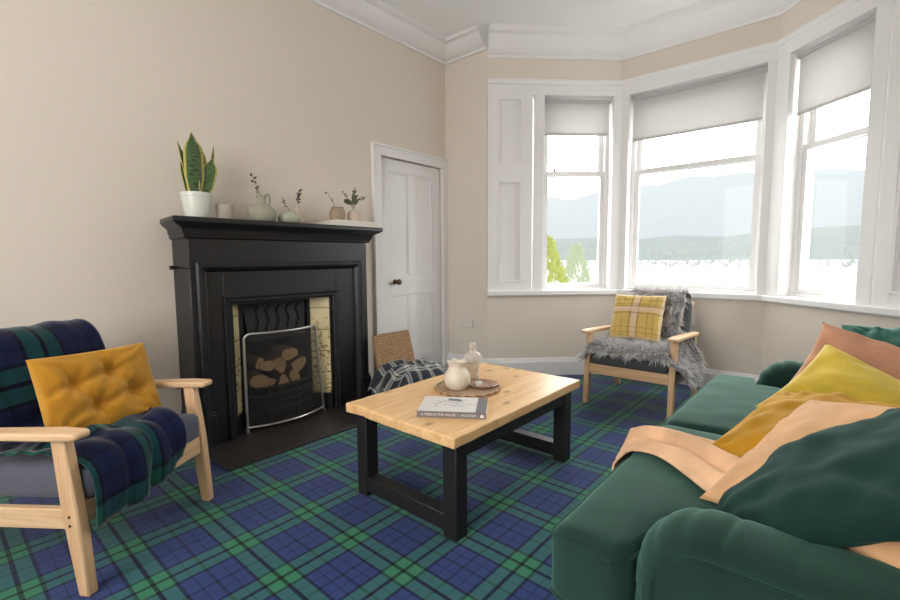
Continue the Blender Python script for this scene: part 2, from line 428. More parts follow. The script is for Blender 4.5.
wall_cells([XR-.3, FX0, FX1, DX0, DX1, XE+.3], [0, FZ1, DZ, ZC],
           lambda x, z: (FX0 < x < FX1 and z < FZ1) or (DX0 < x < DX1 and z < DZ), lambda a, c, d, e: b.box(a, c, YW, YW+.32, d, e))
b.box(FX0, FX1, YW+.26, YW+.32, 0, FZ1)
struct(b.build('wall_left', 'wall', smooth=False), 'beige chimney wall', 'wall')
b = MB(); b.box(XE, XE+.3, P1.y, YW, 0, ZC); struct(b.build('wall_end', 'wall', smooth=False), 'beige return wall between door and bay', 'wall')
b = MB(); b.box(XE, XE+.3, YR, P4.y, 0, ZC); struct(b.build('wall_end_right', 'wall', smooth=False), 'beige return wall right of bay', 'wall')
b = MB(); b.box(XR-.3, XE+.3, YR-.3, YR, 0, ZC); struct(b.build('wall_right', 'wall', smooth=False), 'beige wall behind sofa', 'wall')
b = MB()
wall_cells([YR, .1, 1.9, YW], [0, .8, 2.5, ZC], lambda y, z: .1 < y < 1.9 and .8 < z < 2.5, lambda a, c, d, e: b.box(XR-.3, XR, a, c, d, e))  # unseen window opening added and sized for fill light
struct(b.build('wall_rear', 'wall', smooth=False), 'beige wall behind the camera with an opening that lets in fill light', 'wall')
inner = [P1, P2, P3, P4]; outer = offset_poly(inner, .30)
for nm, i in (('left', 0), ('center', 1), ('right', 2)):
    q = [inner[i], inner[i+1], outer[i+1], outer[i]]
    b = MB(); b.prism(q, 0, SILL0); b.prism(q, TRIM1-.02, ZC)
    struct(b.build('wall_bay_'+nm, 'wall', smooth=False), 'beige bay wall below and above the '+nm+' bay window', 'wall')
# cornices, travel so that the room is on the left of travel
room = [V(XR, YW), V(XE, YW), V(XE, P1.y)]
def rev(p): return list(reversed(p))
cp = [(0, ZC), (0, 2.935), (.018, 2.935), (.022, 2.955), (.05, 2.965), (.085, 2.99), (.115, 3.03), (.125, 3.05), (.165, 3.056), (.17, ZC)]
struct(sweep(rev(room), cp).build('trim_1', 'white', angle=25), 'white moulded cornice above the chimney wall', 'cornice')
cb = [(0, ZC), (0, 2.865), (.016, 2.865), (.02, 2.885), (.05, 2.90), (.085, 2.94), (.105, 2.99), (.115, 3.02), (.15, 3.03), (.155, ZC)]
struct(sweep(rev([P1, P2, P3, P4]), cb).build('trim_2', 'white', angle=25), 'white moulded cornice of the bay', 'cornice')
# baseboards
bp_ = [(0, 0), (0, .165), (.006, .165), (.012, .15), (.014, .135), (.02, .125), (.02, 0)]
struct(sweep(rev([V(XE, YW), P1, P2, P3, P4]), bp_).build('baseboard_bay', 'white', angle=25), 'white baseboard round the bay', 'baseboard')
struct(sweep(rev([V(XR, YW), V(.97, YW)]), bp_).build('baseboard_left', 'white', angle=25), 'white baseboard left of the fireplace', 'baseboard')
# sill shelf round the bay and head trim
struct(sweep(rev([P1+V(0, -.004), P2, P3, P4]), [(-.10, SILL0), (-.10, SILL1), (.035, SILL1), (.042, SILL1-.008), (.042, SILL0+.012), (.03, SILL0), (0, SILL0)]).build('trim_3', 'white', angle=30), 'white window sill board running round the bay', 'sill')
struct(sweep(rev([P1+V(0, -.004), P2, P3, P4]), [(-.12, HEAD0), (-.12, TRIM1), (.014, TRIM1), (.024, TRIM1-.015), (.020, TRIM1-.045), (.004, TRIM1-.05), (.004, HEAD0)]).build('trim_4', 'white', angle=30), 'white head trim above the bay windows', 'trim')

# bay segments: casings, panels, windows, blinds
def seg_pt(nm, t, off=0.):        # point at t metres along a bay segment (from its left end), off metres outward
    a, c = SEG[nm]; d = (c-a).normalized(); n = V(-d.y, d.x)
    p = a+d*t+n*off; return p
def seg_box(mb, nm, t0, t1, o0, o1, z0, z1):
    q = [seg_pt(nm, t0, o0), seg_pt(nm, t1, o0), seg_pt(nm, t1, o1), seg_pt(nm, t0, o1)]
    return mb.prism(q, z0, z1)
LSEG = (P2-P1).length; BSEG = (P3-P2).length
WIN = {'left': (.520, 1.155), 'center': (.06, BSEG-.06), 'right': (LSEG-1.155+.035, LSEG-.520)}
REC = .11
tn = 5
# casings (posts) and shutter panels
def post(nm, t0, t1, label):
    global tn
    b = MB(); seg_box(b, nm, t0, t1, -.004, REC+.10, SILL1, HEAD0)
    struct(b.build('trim_%d' % tn, 'white', bevel=.004), label, 'window casing'); tn += 1
def corner_post(i, ta, tb, nmA, nmB, label):
    global tn
    a = seg_pt(nmA, ta, -.004); c = seg_pt(nmB, tb, -.004); k = offset_poly(inner, -.004)[i]
    ko = offset_poly(inner, REC+.10)[i]; ao = seg_pt(nmA, ta, REC+.10); co = seg_pt(nmB, tb, REC+.10)
    b = MB(); b.prism([a, k, c, co, ko, ao], SILL1, HEAD0)
    struct(b.build('trim_%d' % tn, 'white', bevel=.004), label, 'window casing'); tn += 1
corner_post(1, WIN['left'][1], WIN['center'][0], 'left', 'center', 'white mullion post between left and center bay windows')
corner_post(2, WIN['center'][1], WIN['right'][0], 'center', 'right', 'white mullion post between center and right bay windows')
post('left', .425, WIN['left'][0], 'white casing post left of the left bay window')
post('right', WIN['right'][1], LSEG-.425, 'white casing post right of the right bay window')
def shutter(nm, t0, t1, label):
    global tn
    b = MB(); fw = .095; w = t1-t0
    seg_box(b, nm, t0, t1, .012, .05, SILL1, HEAD0)                                  # back board
    for a, c in ((t0, t0+fw), (t1-fw, t1)): seg_box(b, nm, a, c, -.008, .02, SILL1, HEAD0)
    zs = [(SILL1, SILL1+.075), (1.80, 1.975), (HEAD0-.03, HEAD0)]
    for a, c in zs: seg_box(b, nm, t0+fw, t1-fw, -.008, .02, a, c)
    for a, c in ((SILL1+.075, 1.80), (1.975, HEAD0-.03)):                            # moulding beads round each panel
        m = .016
        seg_box(b, nm, t0+fw, t0+fw+m, -.012, .02, a, c); seg_box(b, nm, t1-fw-m, t1-fw, -.012, .02, a, c)
        seg_box(b, nm, t0+fw, t1-fw, -.012, .02, a, a+m); seg_box(b, nm, t0+fw, t1-fw, -.012, .02, c-m, c)
    struct(b.build('trim_%d' % tn, 'white', bevel=.003), label, 'shutter panel'); tn += 1
shutter('left', .006, .412, 'white two-panel shutter case left of the bay windows')
shutter('right', LSEG-.412, LSEG-.006, 'white two-panel shutter case right of the bay windows')
def window(n, nm, label, blind_z, blind_label):
    t0, t1 = WIN[nm]; a, c = t0, t1
    w0 = seg_pt(nm, (t0+t1)/2, REC)
    root = bpy.data.objects.new('window_%d' % n, None); C.objects.link(root); root.location = (w0.x, w0.y, SILL1)
    root['kind'] = 'structure'; root['label'] = label; root['category'] = 'window'
    b = MB()
    f = .032
    seg_box(b, nm, a, a+f, REC-.01, REC+.10, SILL1, HEAD0); seg_box(b, nm, c-f, c, REC-.01, REC+.10, SILL1, HEAD0)
    seg_box(b, nm, a, c, REC-.01, REC+.10, HEAD0-.03, HEAD0); seg_box(b, nm, a, c, REC-.02, REC+.12, SILL1, SILL1+.02)
    b.build('window_frame', 'white', root, bevel=.003)
    def sash(z0, z1, o, name, st=.042, bt=.05, tp=.042):
        b = MB(); x0, x1 = a+f, c-f
        seg_box(b, nm, x0, x0+st, o, o+.04, z0, z1); seg_box(b, nm, x1-st, x1, o, o+.04, z0, z1)
        seg_box(b, nm, x0+st, x1-st, o, o+.04, z0, z0+bt); seg_box(b, nm, x0+st, x1-st, o, o+.04, z1-tp, z1)
        s = b.build(name, 'white', root, bevel=.004)
        g = MB(); seg_box(g, nm, x0+st-.005, x1-st+.005, o+.017, o+.021, z0+bt-.005, z1-tp+.005)
        g.build('pane', 'glass', s, smooth=False)
    sash(SILL1+.02, 1.905, REC, 'lower_sash', .035, .035)
    sash(1.865, HEAD0-.03, REC+.045, 'upper_sash', .042, .04)
    if nm == 'left':
        k = MB(); p = seg_pt(nm, (a+c)/2-.19, REC-.012); k.lathe([(.0, 0), (.012, 0), (.012, .012), (.006, .02), (.010, .03), (0, .034)], 12, (p.x, p.y, 1.905)); k.build('sash_fastener', 'brass', root)
    # roller blind in the recess
    m = seg_pt(nm, (t0+t1)/2, .055); d = (SEG[nm][1]-SEG[nm][0]).normalized()
    r = thing('roller_blind', blind_label, 'blind', (m.x, m.y, blind_z), 0, 'grey roller blinds in the bay windows')
    bl = MB(); seg_box(bl, nm, t0+.022, t1-.026, .055, .058, blind_z, HEAD0-.03); bl.build('blind_cloth', 'blind', r, smooth=False)
    bl = MB(); seg_box(bl, nm, t0+.022, t1-.026, .05, .063, blind_z-.006, blind_z+.014); bl.build('bottom_bar', 'blind', r, bevel=.003)
    tu = MB(); pa, pb = seg_pt(nm, t0+.008, .06), seg_pt(nm, t1-.008, .06); tu.tube([(pa.x, pa.y, HEAD0-.03), (pb.x, pb.y, HEAD0-.03)], .021, 14); tu.build('roller', 'blind', r)
window(1, 'left', 'narrow white sash window in the left bay side', 2.225, 'light grey roller blind in the narrow left bay window')
window(2, 'center', 'wide white sash window in the middle of the bay', 2.155, 'wide light grey roller blind in the middle bay window')
window(3, 'right', 'white sash window in the right bay side', 2.115, 'light grey roller blind in the right bay window, above the sofa end')

# door
dr = bpy.data.objects.new('door_1', None); C.objects.link(dr); dr.location = (DX0, YW, 0)
dr['kind'] = 'structure'; dr['label'] = 'white four-panel door beside the fireplace'; dr['category'] = 'door'
b = MB(); x0, x1 = DX0+.006, DX1-.006; y0 = YW+.015; T = .04; sw = .105
xm = (x0+x1)/2
b.box(x0, x0+sw, y0, y0+T, .006, DZ-.006); b.box(x1-sw, x1, y0, y0+T, .006, DZ-.006); b.box(xm-.05, xm+.05, y0, y0+T, .22, .78); b.box(xm-.05, xm+.05, y0, y0+T, .96, 1.855)
for a, c in ((.006, .22), (.78, .96), (1.855, DZ-.006)): b.box(x0+sw, x1-sw, y0, y0+T, a, c)
b.build('door_frame', 'white', dr, bevel=.005)
for a, c in ((x0+sw, xm-.05), (xm+.05, x1-sw)):
    for z0, z1 in ((.22, .78), (.96, 1.855)):
        p = MB(); p.box(a-.004, c+.004, y0+.014, y0+T-.008, z0-.004, z1+.004)
        for (q0, q1, q2, q3) in ((a, a+.014, z0, z1), (c-.014, c, z0, z1), (a, c, z0, z0+.014), (a, c, z1-.014, z1)): p.box(q0, q1, y0+.005, y0+.02, q2, q3)
        p.build('door_panel', 'white', dr, bevel=.004)
k = MB(); kx, kz = 2.735, .90
def ylathe(mb, prof, c, n=18):   # lathe about the -y axis
    rings = [[(c[0]+r*math.cos(2*PI*i/n), c[1]-d, c[2]+r*math.sin(2*PI*i/n)) for i in range(n)] for r, d in prof]
    mb.loft(rings)
ylathe(k, [(.022, -.002), (.024, .003), (.018, .008), (.009, .012), (.009, .03), (.020, .038), (.026, .052), (.024, .064), (.012, .071), (0.001, .072)], (kx, y0, kz))
k.build('door_knob', 'brass', dr)
k = MB(); ylathe(k, [(.012, -.002), (.013, .003), (.010, .007), (.001, .008)], (kx-.062, y0, kz-.004)); k.build('keyhole_cover', 'steel', dr)
# architrave
b = MB(); aw = .092
b.box(DX0-aw, DX0, YW-.022, YW+.01, 0, DZ+aw-.005); b.box(DX1, XE-.001, YW-.022, YW+.01, 0, DZ+aw-.005); b.box(DX0, DX1, YW-.022, YW+.01, DZ, DZ+aw-.005)
b.box(DX0-aw-.002, DX0-aw+.02, YW-.032, YW+.002, 0, DZ+aw-.0205); b.box(DX0-aw-.002, XE-.002, YW-.032, YW+.002, DZ+aw-.02, DZ+aw)
b.build('architrave', 'white', dr, bevel=.004)
b = MB(); b.box(DX0-.01, DX1+.01, YW+.06, YW+.10, 0, DZ+.01); b.build('door_backing', 'white', dr, smooth=False)

# wall socket
s = thing('wall_socket', 'white plastic double socket low on beige wall right of the door', 'socket', (XE, 2.725, .48))
b = MB(); b.box(XE-.010, XE, 2.65, 2.80, .438, .526); b.build('face_plate', 'switch', s, bevel=.004)
for y in (2.69, 2.76):
    b = MB(); b.box(XE-.013, XE-.009, y-.009, y+.009, .497, .515); b.build('switch', 'switch', s, bevel=.002)

# ------------------------------------------------------------------ fireplace
FL, FR = .972, 2.212
fp = thing('fireplace', 'tall black painted wooden fireplace surround with tiled cast iron insert', 'fireplace', ((FL+FR)/2, YW, .045))
HZ = .016
def frustum_mold(mb, x0, x1, yb, steps):   # steps (projection, z) going up, returns round three sides
    rings = [[(x0-p*.6, yb, z), (x0-p, YF-p*.8, z), (x1+p*1.2, YF-p*.8, z), (x1+p*.9, yb, z)] for p, z in steps]
    mb.loft(rings)
b = MB(); frustum_mold(b, FL, FR, YW-.002, [(.012, 1.222), (.020, 1.228), (.022, 1.243), (.030, 1.252), (.034, 1.27), (.042, 1.282), (.062, 1.292), (.074, 1.298), (.080, 1.304), (.090, 1.310), (.091, 1.332), (.087, 1.3372)])
b.build('mantel_shelf', 'black_paint', fp, bevel=.002)
# outer box frame: pilasters + frieze, each with a moulded step
pw = .088
b = MB(); b.box(FL, FR, YF, YW-.002, 1.055, 1.232)
b.build('frieze', 'black_paint', fp, bevel=.004)
for x0, x1 in ((FL, FL+pw), (FR-pw, FR)):
    b = MB(); b.box(x0, x1, YF, YW-.002, HZ, 1.055); b.build('pilaster', 'black_paint', fp, bevel=.004)
    b = MB(); b.box(x0-.006, x1+.012, YF-.014, YW-.002, HZ, .205); b.box(x0-.002, x1+.006, YF-.008, YW-.002, .205, .222); b.build('plinth_block', 'black_paint', fp, bevel=.005)
def rect_mold(mb, x0, x1, z1, prof, zb):   # moulded inner frame running up, across and down. prof (inset, y)
    rings = []
    for (px, pz, ix, iz) in ((x0, zb, 1, 0), (x0, z1, 1, -1), (x1, z1, -1, -1), (x1, zb, -1, 0)):
        rings.append([(px+ix*d, y, pz+iz*d) for d, y in prof])
    mb.loft(rings, True, True)
b = MB(); i0, i1 = FL+pw-.058, FR-pw+.04
rect_mold(b, i0, i1, 1.092, [(0, YF+.02), (0, YF-.010), (.012, YF-.018), (.03, YF-.016), (.042, YF-.006), (.055, YF+.012), (.062, YF+.03), (.062, YF+.05)], HZ)
b.build('inner_moulding', 'black_paint', fp, angle=25)
IX0, IX1, IZ = 1.165, 1.95, .875
b = MB()
b.box(FL+pw, IX0, YF+.025, YF+.06, HZ, 1.055); b.box(IX1, FR-pw, YF+.025, YF+.06, HZ, 1.055); b.box(IX0, IX1, YF+.025, YF+.06, IZ, 1.055)
b.build('slip_panel', 'black_paint', fp, bevel=.003)
# cast iron insert frame
b = MB(); rect_mold(b, IX0-.012, IX1+.012, IZ+.012, [(0, YF+.03), (0, YF+.012), (.01, YF+.008), (.018, YF+.016), (.036, YF+.016), (.044, YF+.026), (.044, YF+.05)], HZ)
b.build('insert_frame', 'iron', fp, angle=25)
# splayed tile cheeks
def cheek(xa, ya, xb, yb):
    g = MB(); L = math.hypot(xb-xa, yb-ya)
    g.grid(lambda u, v: (lerp(xa, xb, u), lerp(ya, yb, u), lerp(.13, .835, v)), 2, 6, lambda u, v: (u*L, v*.685))
    return g.build('tile_panel', 'tile', fp, smooth=False)
cheek(1.208, YF+.045, 1.308, YF+.165); cheek(1.800, YF+.165, 1.907, YF+.045)
b = MB()
b.box(1.196, 1.214, YF+.035, YF+.05, HZ, .845); b.box(1.903, 1.921, YF+.035, YF+.05, HZ, .845)
b.box(1.298, 1.325, YF+.15, YF+.18, HZ, .86); b.box(1.785, 1.810, YF+.15, YF+.18, HZ, .86)
b.add([(1.203, YF+.04, HZ), (1.313, YF+.17, HZ), (1.313, YF+.17, .13), (1.203, YF+.04, .13)], [(0, 1, 2, 3)]); b.add([(1.915, YF+.04, HZ), (1.795, YF+.17, HZ), (1.795, YF+.17, .13), (1.915, YF+.04, .13)], [(0, 1, 2, 3)])
b.box(1.193, 1.925, YF+.03, YF+.06, .835, .88)
b.add([(1.203, YF+.045, .84), (1.915, YF+.045, .84), (1.795, YF+.17, .84), (1.313, YF+.17, .84)], [(0, 1, 2, 3)])
b.build('tile_retainer', 'iron', fp, smooth=False)
# smoke hood
b = MB(); h0 = [(1.353, YF+.14, .58), (1.753, YF+.14, .58), (1.753, YF+.155, .58), (1.353, YF+.155, .58)]
h1 = [(1.328, YF+.165, .825), (1.778, YF+.165, .825), (1.778, YF+.18, .825), (1.328, YF+.18, .825)]
b.loft([h0, h1]); b.tube([(1.348, YF+.142, .582), (1.758, YF+.142, .582)], .010, 8)
for k in range(5):
    x = 1.405+k*.072
    b.tube([(x, YF+.137, .63), (x+.03, YF+.145, .70), (x+.01, YF+.152, .77), (x+.035, YF+.158, .80)], .006, 6)
b.build('smoke_hood', 'iron', fp)
# fire back and floor
b = MB()
b.box(1.298, 1.308, YF+.17, YW+.24, HZ, .84); b.box(1.800, 1.810, YF+.17, YW+.24, HZ, .84); b.box(1.298, 1.810, YW+.22, YW+.24, HZ, .84); b.box(1.308, 1.800, YF+.18, YW+.24, .83, .84)
b.box(1.308, 1.800, YF+.16, YW+.22, HZ, .20)
b.build('fire_chamber', 'soot', fp, smooth=False)
# grate
b = MB()
for z in (.115, .165, .215, .262):
    b.tube([(1.328, YF+.12, z), (1.448, YF+.085, z), (1.538, YF+.078, z), (1.645, YF+.085, z), (1.780, YF+.12, z)], .0085, 8)
for x, y in ((1.333, YF+.118), (1.775, YF+.118), (1.448, YF+.085), (1.645, YF+.085)): b.tube([(x, y, HZ), (x, y, .275)], .009, 8)
b.box(1.338, 1.770, YF+.095, YF+.17, .19, .20)
b.build('grate', 'iron', fp)
for pz in (1.06, .36):
    b = MB(); b.tube([(FL-.034, 2.93, pz), (FL+.01, 2.93, pz)], [.013, .008], 10); b.build('side_peg', 'black_paint', fp)
# hearth
o = MB().box(.972, 2.31, 2.37, YW-.001, 0.001, HZ).build('hearth_slab', 'slate', loc=(1.6, 2.64, 0.001), bevel=.004)
tag(o, 'dark grey slate hearth slab in front of the black fireplace', 'hearth')
# logs
def make_log(name, p, length, r, ang, seed, label):
    rnd = random.Random(seed); n = 12
    prof = []
    split = rnd.random()*2*PI
    for k in range(n):
        a = 2*PI*k/n; rr = r*(1+.12*math.sin(3*a+seed)+.06*rnd.uniform(-1, 1))
        d = math.cos(a-split)
        if d > .35: rr *= .45/d*1.0 if d > .45 else 1
        prof.append((rr*math.cos(a), rr*math.sin(a)))
    root = thing(name, label, 'log', p, 0, 'split logs in the grate')
    root.rotation_euler = (0, ang[1], ang[0])
    b = MB(); b.loft([[(x*s, yy, z*s) for x, z in prof] for s, yy in ((1, 0), (1.02, length*.33), (1.0, length*.66), (.97, length))], True, False)
    b.build('bark', 'log_bark', root, local=True)
    e = MB(); e.add([(x*.985, -.002, z*.985) for x, z in prof], [tuple(range(n))]); e.build('cut_end', 'log_end', root, local=True)
logs = [(1.385, .330, .060, 'leftmost'), (1.455, .415, .052, 'upper left'), (1.535, .385, .060, 'middle'), (1.61, .450, .058, 'top right'), (1.675, .385, .062, 'rightmost'), (1.455, .295, .052, 'lower left'), (1.545, .285, .046, 'lower middle'), (1.635, .290, .052, 'lower right'), (1.40, .425, .038, 'topmost left')]
for i, (x, z, r, pos) in enumerate(logs):
    make_log('firewood_log', (x, YF+.02+.075+.012*(i % 3), z), .20, r, (random.uniform(-.12, .12), 0), i+3, pos+' of the split logs stacked in the grate behind the fire screen')
# fire screen
fs = thing('fire_screen', 'steel framed black mesh fire screen standing on the hearth', 'fire screen', (1.556, 2.77, HZ))
def bow(x): t = (x-1.556)/.28; return 2.722+.07*t*t
def scr(x, z):
    t = (z-HZ)/.6; xx = 1.556+(x-1.556)*(1-.09*t)-.018*t; return V(xx, bow(x)+.012*t, z)
path = []
x0, x1, zt, rr = 1.277, 1.835, .640, .04
for i in range(9): path.append(scr(x0, lerp(HZ+.012, zt-rr, i/8)))
for i in range(1, 7): a = PI/2*i/6; path.append(scr(x0+rr-rr*math.cos(a), zt-rr+rr*math.sin(a)))
for i in range(1, 12): path.append(scr(lerp(x0+rr, x1-rr, i/12), zt))
for i in range(0, 7): a = PI/2*(1-i/6); path.append(scr(x1-rr+rr*math.cos(a), zt-rr+rr*math.sin(a)))
for i in range(1, 9): path.append(scr(x1, lerp(zt-rr, HZ+.012, i/8)))
b = MB(); b.tube(path, .0085, 10); 
b.build('tube_frame', 'steel', fs)
b = MB(); b.tube([scr(lerp(x0, x1, i/16), HZ+.03) for i in range(17)], .007, 8); b.build('bottom_rail', 'steel', fs)
b = MB(); b.grid(lambda u, v: scr(lerp(x0+.004, x1-.004, u), lerp(HZ+.03, zt-.012, v))+V(0, .004, 0), 14, 8); b.build('mesh_panel', 'wire', fs)
for x in (x0, x1):
    b = MB(); b.tube([scr(x, HZ+.016), scr(x, HZ+.016)+V(0, .03, -.006)], .007, 8); p = scr(x, HZ); b.lathe([(.0, .0), (.011, .0), (.011, .014), (0, .016)], 10, (p.x, p.y, HZ)); b.build('foot', 'steel', fs)

# ------------------------------------------------------------------ coffee table
TX0, TX1, TY0, TY1, TZ = 1.258, 2.335, 1.068, 1.737, .430
tb = thing('coffee_table', 'low pine topped coffee table on black painted wooden frame', 'coffee table', ((TX0+TX1)/2, (TY0+TY1)/2, 0))
b = MB()
def top_outline():
    pts = []
    for i in range(25): pts.append((lerp(TX0, TX1, i/24), TY0+.004*nz(i*.6, 1)))
    for i in range(1, 13): pts.append((TX1+.005*nz(i*.7, 5), lerp(TY0, TY1, i/12)))
    for i in range(1, 25): pts.append((lerp(TX1, TX0, i/24), TY1+.005*nz(i*.7, 9)))
    for i in range(1, 12): pts.append((TX0+.006*nz(i*.9, 14)+.012*math.exp(-((i-2)/1.2)**2), lerp(TY1, TY0, i/12)))
    return pts
b.prism(top_outline(), TZ-.045, TZ)
b.build('tabletop', 'pine', tb, bevel=.006, seg=3)
LG = .07
for lx in (TX0+.026, TX1-.075-LG):
    for ly in (TY0+.014, TY1-.045-LG):
        o = MB().box(lx, lx+LG, ly, ly+LG, 0, TZ-.0455).build('leg', 'table_black', tb, bevel=.004)
    MB().box(lx+.003, lx+LG-.003, TY0+.014+LG-.001, TY1-.045-LG+.001, .022, .092).build('stretcher', 'table_black', tb, bevel=.004)
for ly in (TY0+.018, TY1-.049-.045): MB().box(TX0+.026+LG, TX1-.075-LG, ly, ly+.045, TZ-.105, TZ-.0455).build('apron', 'table_black', tb, bevel=.003)
# book
ba = math.radians(-56.5)
bk = thing('book', 'grey spined hardback book lying on the pine coffee table', 'book', (1.505, 1.278, TZ), 0)
bk.rotation_euler = (0, 0, ba)
bw, bd, bh = .295, .21, .027
MB().box(-bw/2+.003, bw/2-.004, -bd/2+.004, bd/2-.004, .003, bh-.003).build('page_block', 'paper', bk, local=True)
b = MB(); b.box(-bw/2, bw/2, -bd/2, bd/2, 0, .003); b.box(-bw/2, bw/2, -bd/2, bd/2, bh-.003, bh); b.build('cover', 'book_white', bk, local=True, bevel=.001)
MB().box(-bw/2, bw/2, -bd/2-.001, -bd/2+.004, 0, bh).build('spine', 'book_grey', bk, local=True, bevel=.001)
b = MB(); b.box(bw/2-.045, bw/2-.001, -bd/2+.004, bd/2-.002, bh, bh+.0006)
b.build('cover_band', 'book_grey', bk, local=True, smooth=False)
# cover drawing: loose branch lines and a small grey roof
b = MB(); rnd = random.Random(4)
for k in range(9):
    x, y = rnd.uniform(-.11, .05), rnd.uniform(-.06, .06); p = [(x, y, bh+.0006)]; a = rnd.uniform(0, 6.28)
    for j in range(6): a += rnd.uniform(-.6, .6); x += .013*math.cos(a); y += .010*math.sin(a); p.append((clamp(x, -.13, .095), clamp(y, -.09, .09), bh+.0006))
    b.tube(p, .0011, 4, sq=.4)
b.add([(-.035, .05, bh+.0005), (.035, .035, bh+.0005), (.02, .075, bh+.0005), (-.03, .082, bh+.0005)], [(0, 1, 2, 3)])
b.build('cover_drawing', 'sketch', bk, local=True)
def text_mesh(name, body, size, mat, parent, loc, rot, ext=.0003, align='CENTER'):
    cu = bpy.data.curves.new(name, 'FONT'); cu.body = body; cu.size = size; cu.extrude = ext; cu.align_x = align; cu.align_y = 'CENTER'
    to = bpy.data.objects.new(name+'_tmp', cu); C.objects.link(to)
    dg = bpy.context.evaluated_depsgraph_get(); me = bpy.data.meshes.new_from_object(to.evaluated_get(dg))
    C.objects.unlink(to); bpy.data.objects.remove(to)
    me.materials.clear(); me.materials.append(M[mat])
    o = bpy.data.objects.new(name, me); C.objects.link(o); o.parent = parent; o.location = loc; o.rotation_euler = rot; return o
text_mesh('spine_title', 'A TREE IN THE HOUSE  |  HICKSON', .0148, 'ink_white', bk, (-.012, -bd/2-.0014, bh/2), (PI/2, 0, 0))
b = MB(); b.add([(.122, -bd/2-.0014, .006), (.138, -bd/2-.0014, .006), (.138, -bd/2-.0014, .015), (.130, -bd/2-.0014, .021), (.122, -bd/2-.0014, .015)], [(0, 1, 2, 3, 4)]); b.build('spine_emblem', 'ink_white', bk, local=True, smooth=False)
# tray, jug, bottle, dish
TC = (1.80, 1.435)
tr = thing('woven_tray', 'round woven fibre mat under the cream jug on the coffee table', 'tray', (*TC, TZ))
b = MB(); b.lathe([(0, 0), (.155, 0), (.165, .002), (.168, .008), (.16, .012), (.148, .009), (.0, .007)], 40, (*TC, TZ)); b.build('woven_disc', 'rattan', tr)
b = MB(); pts = [(TC[0]+(.164+.003*math.sin(k*PI/2))*math.cos(2*PI*k/80), TC[1]+(.164+.003*math.sin(k*PI/2))*math.sin(2*PI*k/80), TZ+.011+.002*math.cos(k*PI/2)) for k in range(80)]; b.tube(pts, .006, 6, closed=True); b.build('braided_rim', 'rattan', tr)
JZ = TZ+.0085
jp = (1.755, 1.468)
jr = thing('cream_jug', 'squat cream ceramic jug with crimped rim on the woven mat', 'jug', (*jp, JZ))
b = MB(); n = 32; rings = []
for r, z in [(.001, 0), (.05, 0), (.056, .004), (.070, .025), (.077, .05), (.074, .075), (.060, .098), (.048, .112), (.047, .122), (.053, .138), (.058, .148), (.054, .146), (.044, .122), (.045, .11), (.06, .08), (.06, .03), (.03, .008), (.001, .008)]:
    cr = sm(z, .115, .148); r *= .88
    rings.append([(jp[0]+r*(1+.10*cr*math.cos(6*2*PI*k/n))*math.cos(2*PI*k/n), jp[1]+r*(1+.10*cr*math.cos(6*2*PI*k/n))*math.sin(2*PI*k/n), JZ+z*.95+.004*cr*math.cos(6*2*PI*k/n)) for k in range(n)])
b.loft(rings, True, False); b.build('body', 'cream_jug', jr, angle=60)
b = MB(); hd = V(.62, .78, 0)
b.tube([V(*jp, JZ)+hd*r+V(0, 0, z) for r, z in ((.044, .122), (.066, .126), (.082, .11), (.086, .087), (.078, .066), (.064, .055))], .007, 8); b.build('handle', 'cream_jug', jr)
bp0 = (1.925, 1.502)
bt = thing('glass_bottle', 'small bottle of pale ridged glass with stopper behind the cream jug', 'bottle', (*bp0, JZ))
b = MB(); b.lathe([(.001, 0), (.042, 0), (.046, .004), (.046, .012), (.043, .015), (.046, .02), (.046, .045), (.043, .05), (.046, .055), (.047, .1), (.058, .112), (.060, .125), (.055, .142), (.04, .155), (.022, .162), (.018, .172), (.022, .178), (.018, .181), (.001, .181)], 28, (*bp0, JZ), .86, .86); b.build('body', 'bottle', bt, angle=30)
b = MB(); b.lathe([(.001, .181), (.012, .181), (.014, .186), (.02, .194), (.019, .204), (.011, .21), (.001, .211)], 16, (*bp0, JZ)); b.build('stopper', 'bottle', bt)
dp = (1.872, 1.392)
ds = thing('glass_dish', 'shallow rose tinted glass dish on the woven mat', 'dish', (*dp, JZ))
b = MB(); b.lathe([(.001, 0), (.055, 0), (.070, .006), (.078, .016), (.075, .017), (.066, .009), (.05, .004), (.001, .004)], 32, (*dp, JZ)); b.build('bowl', plain('rose_glass', lin(176, 142, 124), .12, .05, 20, spec=.8), ds)
b = MB(); b.lathe([(.001, .004), (.02, .004), (.021, .008), (.02, .02), (.017, .021), (.001, .021)], 18, (dp[0]-.01, dp[1]+.02, JZ)); b.build('tealight', 'ceramic', ds)

